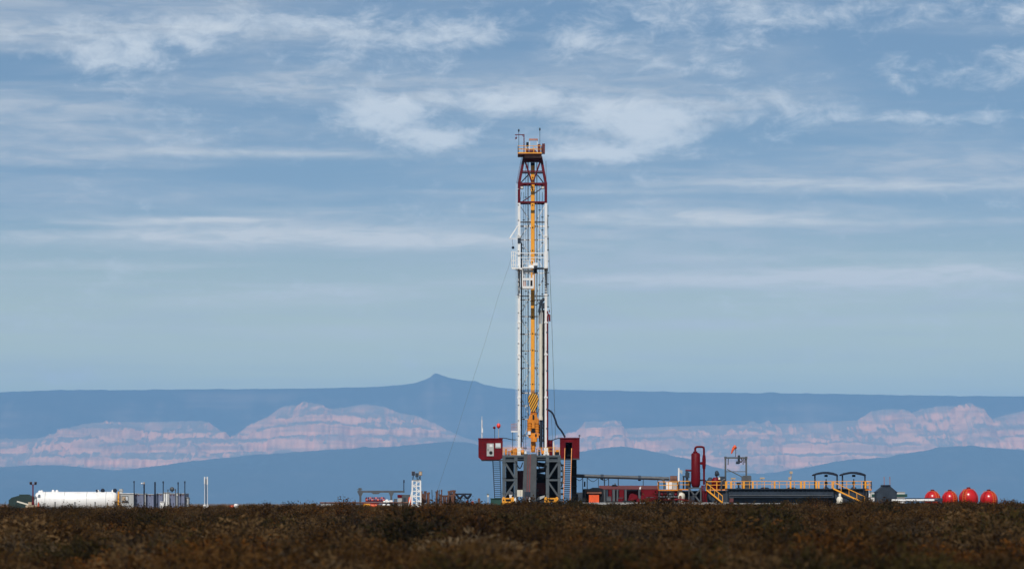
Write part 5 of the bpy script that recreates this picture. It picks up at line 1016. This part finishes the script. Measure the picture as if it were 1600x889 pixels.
    for px, tp, bt in ((319.8, 744.5, 756), (324, 744.5, 757)): part('pole', MB().tube(P(px, 801, 2), P(px + .1, tp, 2), .045, 8).tube(P(px, bt, 2), P(px, tp, 2), .1, 8), 'white', t)
    part('core', MB().tube(P(321.9, 801, 2.1), P(321.9, 748, 2.1), .07, 8), 'dgrey', t); part('base', MB().pbox(317.5, 801, 325.5, 788, 1.8, 2.4), 'white', t)
    solo('barrel', MB().lathe(P(362, 801, 3), [(.26, 0), (.28, .3), (.28, 1.05), (.24, 1.1)], 14), 'safety', 'orange barrel half hidden in the sunlit scrub', 'barrel', P(362, 801, 3))
    solo('water_drum', MB().lathe(P(369, 801, 3), [(.3, 0), (.32, .3), (.32, 1.2), (.2, 1.3)], 14), 'tank_white', 'white drum beside the orange barrel in the scrub', 'drum', P(369, 801, 3))
    for px, w, lab in ((416, 3.5, 'low dark equipment box in the open scrub'), (427, 3, 'smaller dark equipment box in the open scrub')): solo('equipment_box', MB().prism([(X(px - w, 4), 0), (X(px - w, 4), Z(790, 4)), (X(px - w * .5, 4), Z(787.6, 4)), (X(px + w * .6, 4), Z(787.6, 4)), (X(px + w, 4), Z(790.5, 4)), (X(px + w, 4), 0)], 4, 5), 'navy', lab, 'box', P(px, 801, 4))
build_left()

def build_middle():
    # flat pipe racks with stacked casing
    y = 1
    t = thing('pipe_rack', 'low long rack with rusty pipes near the white floodlight tower', 'pipe rack', P(570, 801, y))
    for k in range(9): solo('casing_pipe', MB().tube(P(500 + (k % 3) * 3, 785.2, y - 1 + k * .28), P(641 - (k % 4) * 4, 785.0, y - 1 + k * .28), .11, 8), 'rust', 'long rusty casing pipe lying on the low rack', 'pipe', P(570, 786.6, y - 1 + k * .28), 'casing pipes on the rack')
    for px in (505, 540, 575, 610, 636): part('trestle', MB().pbox(px, 800, px + 2, 786.6, y - 1.2, y + 1.6), 'concrete' if px < 570 else 'dgrey', t)
    part('sill', MB().pbox(502, 790.5, 539, 787, y - 1.15, y + 1.5), 'concrete', t)
    solo('dark_bin', MB().pbox(538.5, 801, 546, 786.8, -.8, .3), 'black', 'black steel bin under the rusty pipe rack', 'bin', P(542, 801, -.8))
    t = thing('pipe_gantry', 'grey horizontal beam on two haunched posts over red pipes', 'gantry', P(590, 801, 3)); y = 3
    part('beam', MB().pbox(558.5, 769.3, 632, 766.2, y, y + .35), 'mgrey', t)
    for px in (563, 611.3): part('post', MB().prism([(X(px - 1.6, y), 0), (X(px - 1.6, y), Z(775, y)), (X(px - 4, y), Z(769.4, y)), (X(px + 4, y), Z(769.4, y)), (X(px + 1.6, y), Z(775, y)), (X(px + 1.6, y), 0)], y + .02, y + .33), 'mgrey', t)
    part('haunch', MB().prism([(X(580, y), Z(769.4, y)), (X(583, y), Z(771.6, y)), (X(591, y), Z(771.6, y)), (X(594, y), Z(769.4, y))], y + .03, y + .32), 'mgrey', t)
    part('end_post', MB().tube(P(631, 768, y + .2), P(631, 752, y + .2), .06, 6).box(P(630.2, 754, y), P(632.2, 749.5, y + .3)), 'navy', t); part('top_fitting', MB().box(P(560, 766, y), P(565, 762, y + .3)).bar(P(557.5, 764.5, y + .1), P(566.5, 764.5, y + .1), .06), 'mgrey', t)
    t = thing('red_rack', 'red pipe basket with rows of thread caps under the grey beam', 'pipe basket', P(587, 801, 2)); y = 2
    part('frame', MB().pbox(571, 783.5, 602, 781.5, y, y + 2).pbox(571, 781.5, 572, 777, y, y + .2).pbox(601, 781.5, 602, 777, y, y + .2), 'darkred', t)
    for k in range(10):
        for j in range(2): solo('capped_pipe', MB().tube(P(572.8 + k * 2.95, 780.6 - j * 3.0, y - .1), P(572.8 + k * 2.95, 780.6 - j * 3.0, y + 2), .125, 10), 'darkred' if (k + j) % 3 else 'safety', ('dark red' if (k + j) % 3 else 'orange-red') + ' capped pipe end in the basket under the grey beam', 'pipe', P(572.8 + k * 2.95, 782 - j * 3.0, y), ('dark red' if (k + j) % 3 else 'orange-red') + ' capped pipes')
    t = thing('yellow_mixer', 'yellow and red machine crouching in the scrub below the rack', 'machine', P(579, 801, -1)); part('body', MB().pbox(568, 799, 578, 786.5, -1.4, -.4), 'yellow', t); part('drum', MB().tube(P(579, 790, -1), P(589, 789.5, -1), .33, 14), 'safety', t); part('frame', MB().pbox(566.5, 789, 568, 784.5, -1.4, -1.2).bar(P(567, 785, -1.3), P(592, 786.5, -1.3), .1).pbox(590, 800, 591, 786, -1.4, -1.2), 'darkred', t)
    for k, (px, py) in enumerate(((601, 783.5), (604.5, 781.5), (607, 783.6), (604, 784), (600, 788.5), (607, 788.5))): solo('bag', MB().ball(P(px, py, -.4 + .2 * (k % 2)), .25, 10, .6), 'tank_white', 'plump white bag piled by the rack under the grey beam', 'bag', P(px, py + 1.6, -.4 + .2 * (k % 2)), 'white bags')
    t = thing('tool_house', 'grey box house with a red roofed annex beside the white tower', 'house', P(634, 801, 3)); part('wall', MB().pbox(628, 800, 640.5, 772.5, 3, 5.5), 'mgrey', t); part('annex', MB().pbox(621.5, 800, 627.9, 776.8, 3, 5), 'lgrey', t); part('annex_roof', MB().pbox(621, 776.8, 627.9, 772.6, 2.9, 5.1), 'vesselred', t); part('door', MB().pbox(630.5, 799, 634.5, 777, 2.95, 3.0), 'dgrey', t)
    solo('fuel_can', MB().lathe(P(641.5, 801, 1.5), [(.3, 0), (.32, .4), (.32, 2.0), (.2, 2.3)], 12), 'safety', 'orange-red drum behind the white tower leg', 'drum', P(641.5, 801, 1.5))
    # white lattice tower
    t = thing('floodlight_tower', 'white lattice floodlight tower standing in the scrub beside rusty pipes', 'light tower', P(650, 801, -2)); y = -2
    tl, tr, bl, br = (644.5, 750.5), (656.8, 750.5), (643.5, 800), (657.5, 800)
    for yy, in ((y,), (y + 1.2,)):
        for a, b in ((tl, bl), (tr, br)): part('leg', MB().bar(P(*a, yy), P(*b, yy), .22), 'white', t)
        for k, py in enumerate((751, 759, 767, 775, 783, 791)): part('crossbar', MB().bar(P(644.4 - k * .2, py, yy), P(656.9 + k * .14, py, yy), .15), 'white', t)
        for k, py in enumerate((751, 759, 767, 775, 783)): part('diagonal', MB().bar(P(644.6 if k % 2 else 656.6, py, yy), P(656.6 if k % 2 else 644.6, py + 8, yy), .09), 'white', t)
    part('upright', MB().bar(P(650.7, 800, y + .02), P(650.7, 751, y + .02), .16), 'white', t); part('ladder_panel', MB().pbox(648, 800, 653.4, 788, y - .05, y + .05), 'tank_white', t)
    part('stay', MB().bar(P(644, 765, y), P(636.5, 800, y - .4), .13), 'white', t); part('top_plate', MB().pbox(643.6, 751, 657.6, 749.5, y - .1, y + 1.3), 'concrete', t)
    for k, (px, py, ps) in enumerate(((645.8, 739, 645), (651.5, 741.5, 652), (657, 739, 654))):
        part('lamp_post', MB().tube(P(ps, 749.6, y + .5), P(px, py + 3, y + .5), .06, 6), 'dgrey', t); fl = part('floodlight', MB().box(P(px - 2.6, py + 3.6, y + .1), P(px + 2.6, py - 2.8, y + .7)), 'rust' if k != 1 else 'mgrey', t); part('lens', MB().box(P(px - 2, py + 3, y + .05), P(px + 2, py - 2.2, y + .098)), 'tan' if k == 2 else 'dgrey', fl)
    part('lamp_post', MB().tube(P(656.8, 749.6, y + .4), P(656.8, 745, y + .4), .05, 6), 'dgrey', t)
    # rusty standing pipes and hoses
    rnd = random.Random(5)
    for i, px in enumerate((659.5, 661.5, 664.5, 666.5, 668.5, 671.5, 681, 683, 687, 690, 692.5, 696, 700, 703, 706, 709, 658.3, 663, 670, 682, 685, 688.5, 691.3, 694, 698, 701.5, 704.5, 707.5, 711)):
        top = rnd.uniform(766, 775) if px > 676 else rnd.uniform(768, 774); dx = rnd.uniform(-1.5, 1.5); w = rnd.uniform(.06, .15)
        solo('standing_pipe', MB().path([P(px, 801, 2 + i % 3), P(px + dx * .4, 785, 2 + i % 3), P(px + dx, top, 2 + i % 3)], w, 7).lathe(P(px + dx, top, 2 + i % 3), [(w * 1.4, -.12), (w * 1.4, .12)], 8), 'rust', 'rusty pipe standing upright between white tower and rig', 'pipe', P(px, 801, 2 + i % 3), 'rusty standing pipes')
    for px, dx, lab in ((676, -1.2, 'thin dark rod leaning towards the white tower among rusty pipes'), (685, 1.4, 'thin dark rod leaning towards the rig above rusty pipes')): solo('leaning_rod', MB().tube(P(px, 801, 2), P(px + dx, 765, 2), .05, 6).tube(P(px, 801, 2), P(px, 790, 2), .07, 6), 'dgrey', lab, 'rod', P(px, 801, 2))
    t = thing('hose_rack', 'dark hoses sagging from a rail on the rusty pipes', 'hose', P(718, 801, 3)); part('rail', MB().tube(P(700, 771.5, 3), P(737, 771.5, 3), .11, 8), 'navy', t)
    for a, b in ((713, 724), (724.5, 736)): part('hose', MB().path(curve([P(a, 772, 2.9), P((a + b) / 2, 778, 2.9), P(b, 772, 2.9)], 16), .16, 8), 'navy', t)
    part('post', MB().bar(P(711, 801, 3), P(709, 771.5, 3), .1), 'dgrey', t); part('post', MB().bar(P(716, 801, 3), P(712, 775, 3), .07), 'dgrey', t)
    for px, top, m, lab in ((730, 781, 'safety', 'red safety cone under the sagging hoses'), (738.5, 781.5, 'safety', 'red safety cone beyond the sagging hoses')): 
        solo('safety_cone', MB().lathe(P(px, 801, 1), [(.26, 0), (.22, .06), (.2, .9), (.17, 1.5), (.1, Z(top, 1) + .0)], 12), m, lab, 'cone', P(px, 801, 1))
    solo('rusty_drum', MB().lathe(P(748.5, 801, 1), [(.17, 0), (.17, Z(778, 1)), (.12, Z(777, 1))], 12), 'rust', 'narrow rust-orange canister near the green bin', 'canister', P(748.5, 801, 1))
    t = thing('warning_sign', 'small pale sign on a thin stake near the green bin', 'sign', P(762.5, 801, 1)); part('stake', MB().tube(P(762.5, 801, 1), P(762.5, 775, 1), .035, 6), 'cream', t); part('board', MB().box(P(761, 776, .95), P(764, 771, 1.0)), 'cream', t)
    solo('low_pallet', MB().pbox(660, 800, 690, 786.5, 3, 5).pbox(659, 786.5, 691, 785.7, 2.9, 5.1), 'concrete', 'low pale platform beneath the rusty pipes', 'platform', P(675, 801, 3))
build_middle()

def build_clutter():
    rnd = random.Random(11)
    # pipework between the pump house and the crimson vessel
    def pipe(lab, pts, r, m, y):
        solo('process_pipe', MB().path(curve([P(a, b, y) for a, b in pts], 18), r, 8), m, lab, 'pipe', P(pts[-1][0], 784.6, y))
    pipe('dark pipe bending down from the flow line to the platform', [(1030, 747.5), (1036, 749), (1038, 756), (1038, 764)], .16, 'mgrey', 1.5)
    pipe('red pipe running low between platform legs and vessel frame', [(1032, 780), (1048, 781), (1062, 780), (1076, 782)], .13, 'darkred', -.2)
    pipe('grey pipe arching behind the crimson vessel', [(1078, 764), (1080, 752), (1095, 750), (1104, 752), (1106, 764)], .12, 'mgrey', 3)
    pipe('red pipe dropping beside the yellow stair', [(1103, 757), (1105, 765), (1103, 775), (1104, 784)], .13, 'darkred', .2)
    pipe('thick dark hose lying along the deck before pump house', [(946, 783.5), (962, 784), (975, 782.8), (992, 784)], .12, 'black', .2)
    pipe('grey pipe rising beside the round red shaker', [(1127, 764), (1127.5, 754), (1130, 750), (1133, 749)], .12, 'mgrey', 1)
    t = thing('valve_manifold', 'cluster of red valves and grey pipes below the yellow platform', 'valve', P(1044, 784.6, 0))
    part('header', MB().tube(P(1031, 776, 0), P(1059, 776, 0), .14, 10), 'mgrey', t)
    for px in (1034, 1040, 1047, 1056): part('valve', MB().lathe(P(px, 774.5, 0), [(.1, 0), (.24, .05), (.24, .3), (.1, .4), (.1, .55), (.26, .56), (.26, .6)], 12).tube(P(px, 784.5, 0), P(px, 776, 0), .09, 8), 'vesselred' if px != 1047 else 'mgrey', t)
    for px0, px1, top, y, m, lab in ((1079, 1085, 776, -.3, 'dgrey', 'dark pump box at the foot of the crimson vessel'), (1140, 1146, 778, -.2, 'brownred', 'brown-red crate before the long mud tank'), (948, 955, 776, .2, 'mgrey', 'grey tool chest before the pump house'), (966, 973, 778, .1, 'vesselred', 'small crimson chest before the pump house'), (1010, 1022, 777, .2, 'darkred', 'wide dark red chest before the pump house')):
        t = thing('equipment_chest', lab, 'chest', P((px0 + px1) / 2, 784.6, y)); part('box', MB().pbox(px0, 784.5, px1, top, y, y + 1), m, t); part('lid', MB().pbox(px0 - .3, top, px1 + .3, top - .8, y - .05, y + 1.05), 'mgrey', t)
    # floor and substructure clutter
    def hose(lab, pts, r, m='black'): solo('hose', MB().path(curve([P(*p) for p in pts], 20), r, 6), m, lab, 'hose', P(*pts[-1]))
    hose('black hose looping under the drill floor at the doghouse tower', [(806, 720, -4.6), (809, 728, -4.7), (813, 731, -4.6), (817, 722, -4.5)], .07)
    hose('black hose looping under the drill floor at the stair tower', [(839, 720, -4.6), (843, 731, -4.7), (849, 733, -4.6), (853, 721, -4.5)], .08)
    hose('grey cable bundle sagging between substructure tower and orange stair', [(875, 722, -3), (879, 731, -3), (880, 745, -3), (877, 760, -3)], .1, 'mgrey')
    for px, top, m, lab in ((790.5, 702, 'orange', 'small orange bottle rack near the doghouse wall'), (795, 705, 'pink', 'faded red drum on the drill floor edge'), (821, 704, 'white', 'white locker on the drill floor behind the ramp head'), (842.5, 703, 'dgrey', 'dark box on drill floor beside the pipe stand'), (853.5, 706, 'white', 'white valve box at the standpipe mast foot')):
        solo('floor_locker', MB().pbox(px - 1.6, 710.9, px + 1.6, top, -2.9, -2.3).pbox(px - 1.8, top, px + 1.8, top - .6, -2.95, -2.25).pbox(px - .3, 709, px + .3, top + 1, -2.93, -2.89), m, lab, 'locker', P(px, 711, -2.9))
    for px, top, m, lab in ((611, 781, 'tank_white', 'white crate of the pair beside the grey beam post'), (618, 779, 'mgrey', 'grey crate of the pair between beam post and red roofed annex'), (553, 783, 'rust', 'rusty crate of the pair by the black bin')):
        solo('crate', MB().pbox(px - 3, 800, px + 3, 789, 1.5, 2.3).pbox(px - 3.1, 796, px + 3.1, 795, 1.46, 2.34), m, 'lower ' + lab, 'crate', P(px, 801, 1.5)); solo('crate', MB().pbox(px - 2.6, 788.8, px + 2.4, top, 1.6, 2.3).pbox(px - 2.7, 786, px + 2.5, 785.2, 1.56, 2.33), m, 'upper ' + lab, 'crate', P(px, 789, 1.6))
build_clutter()
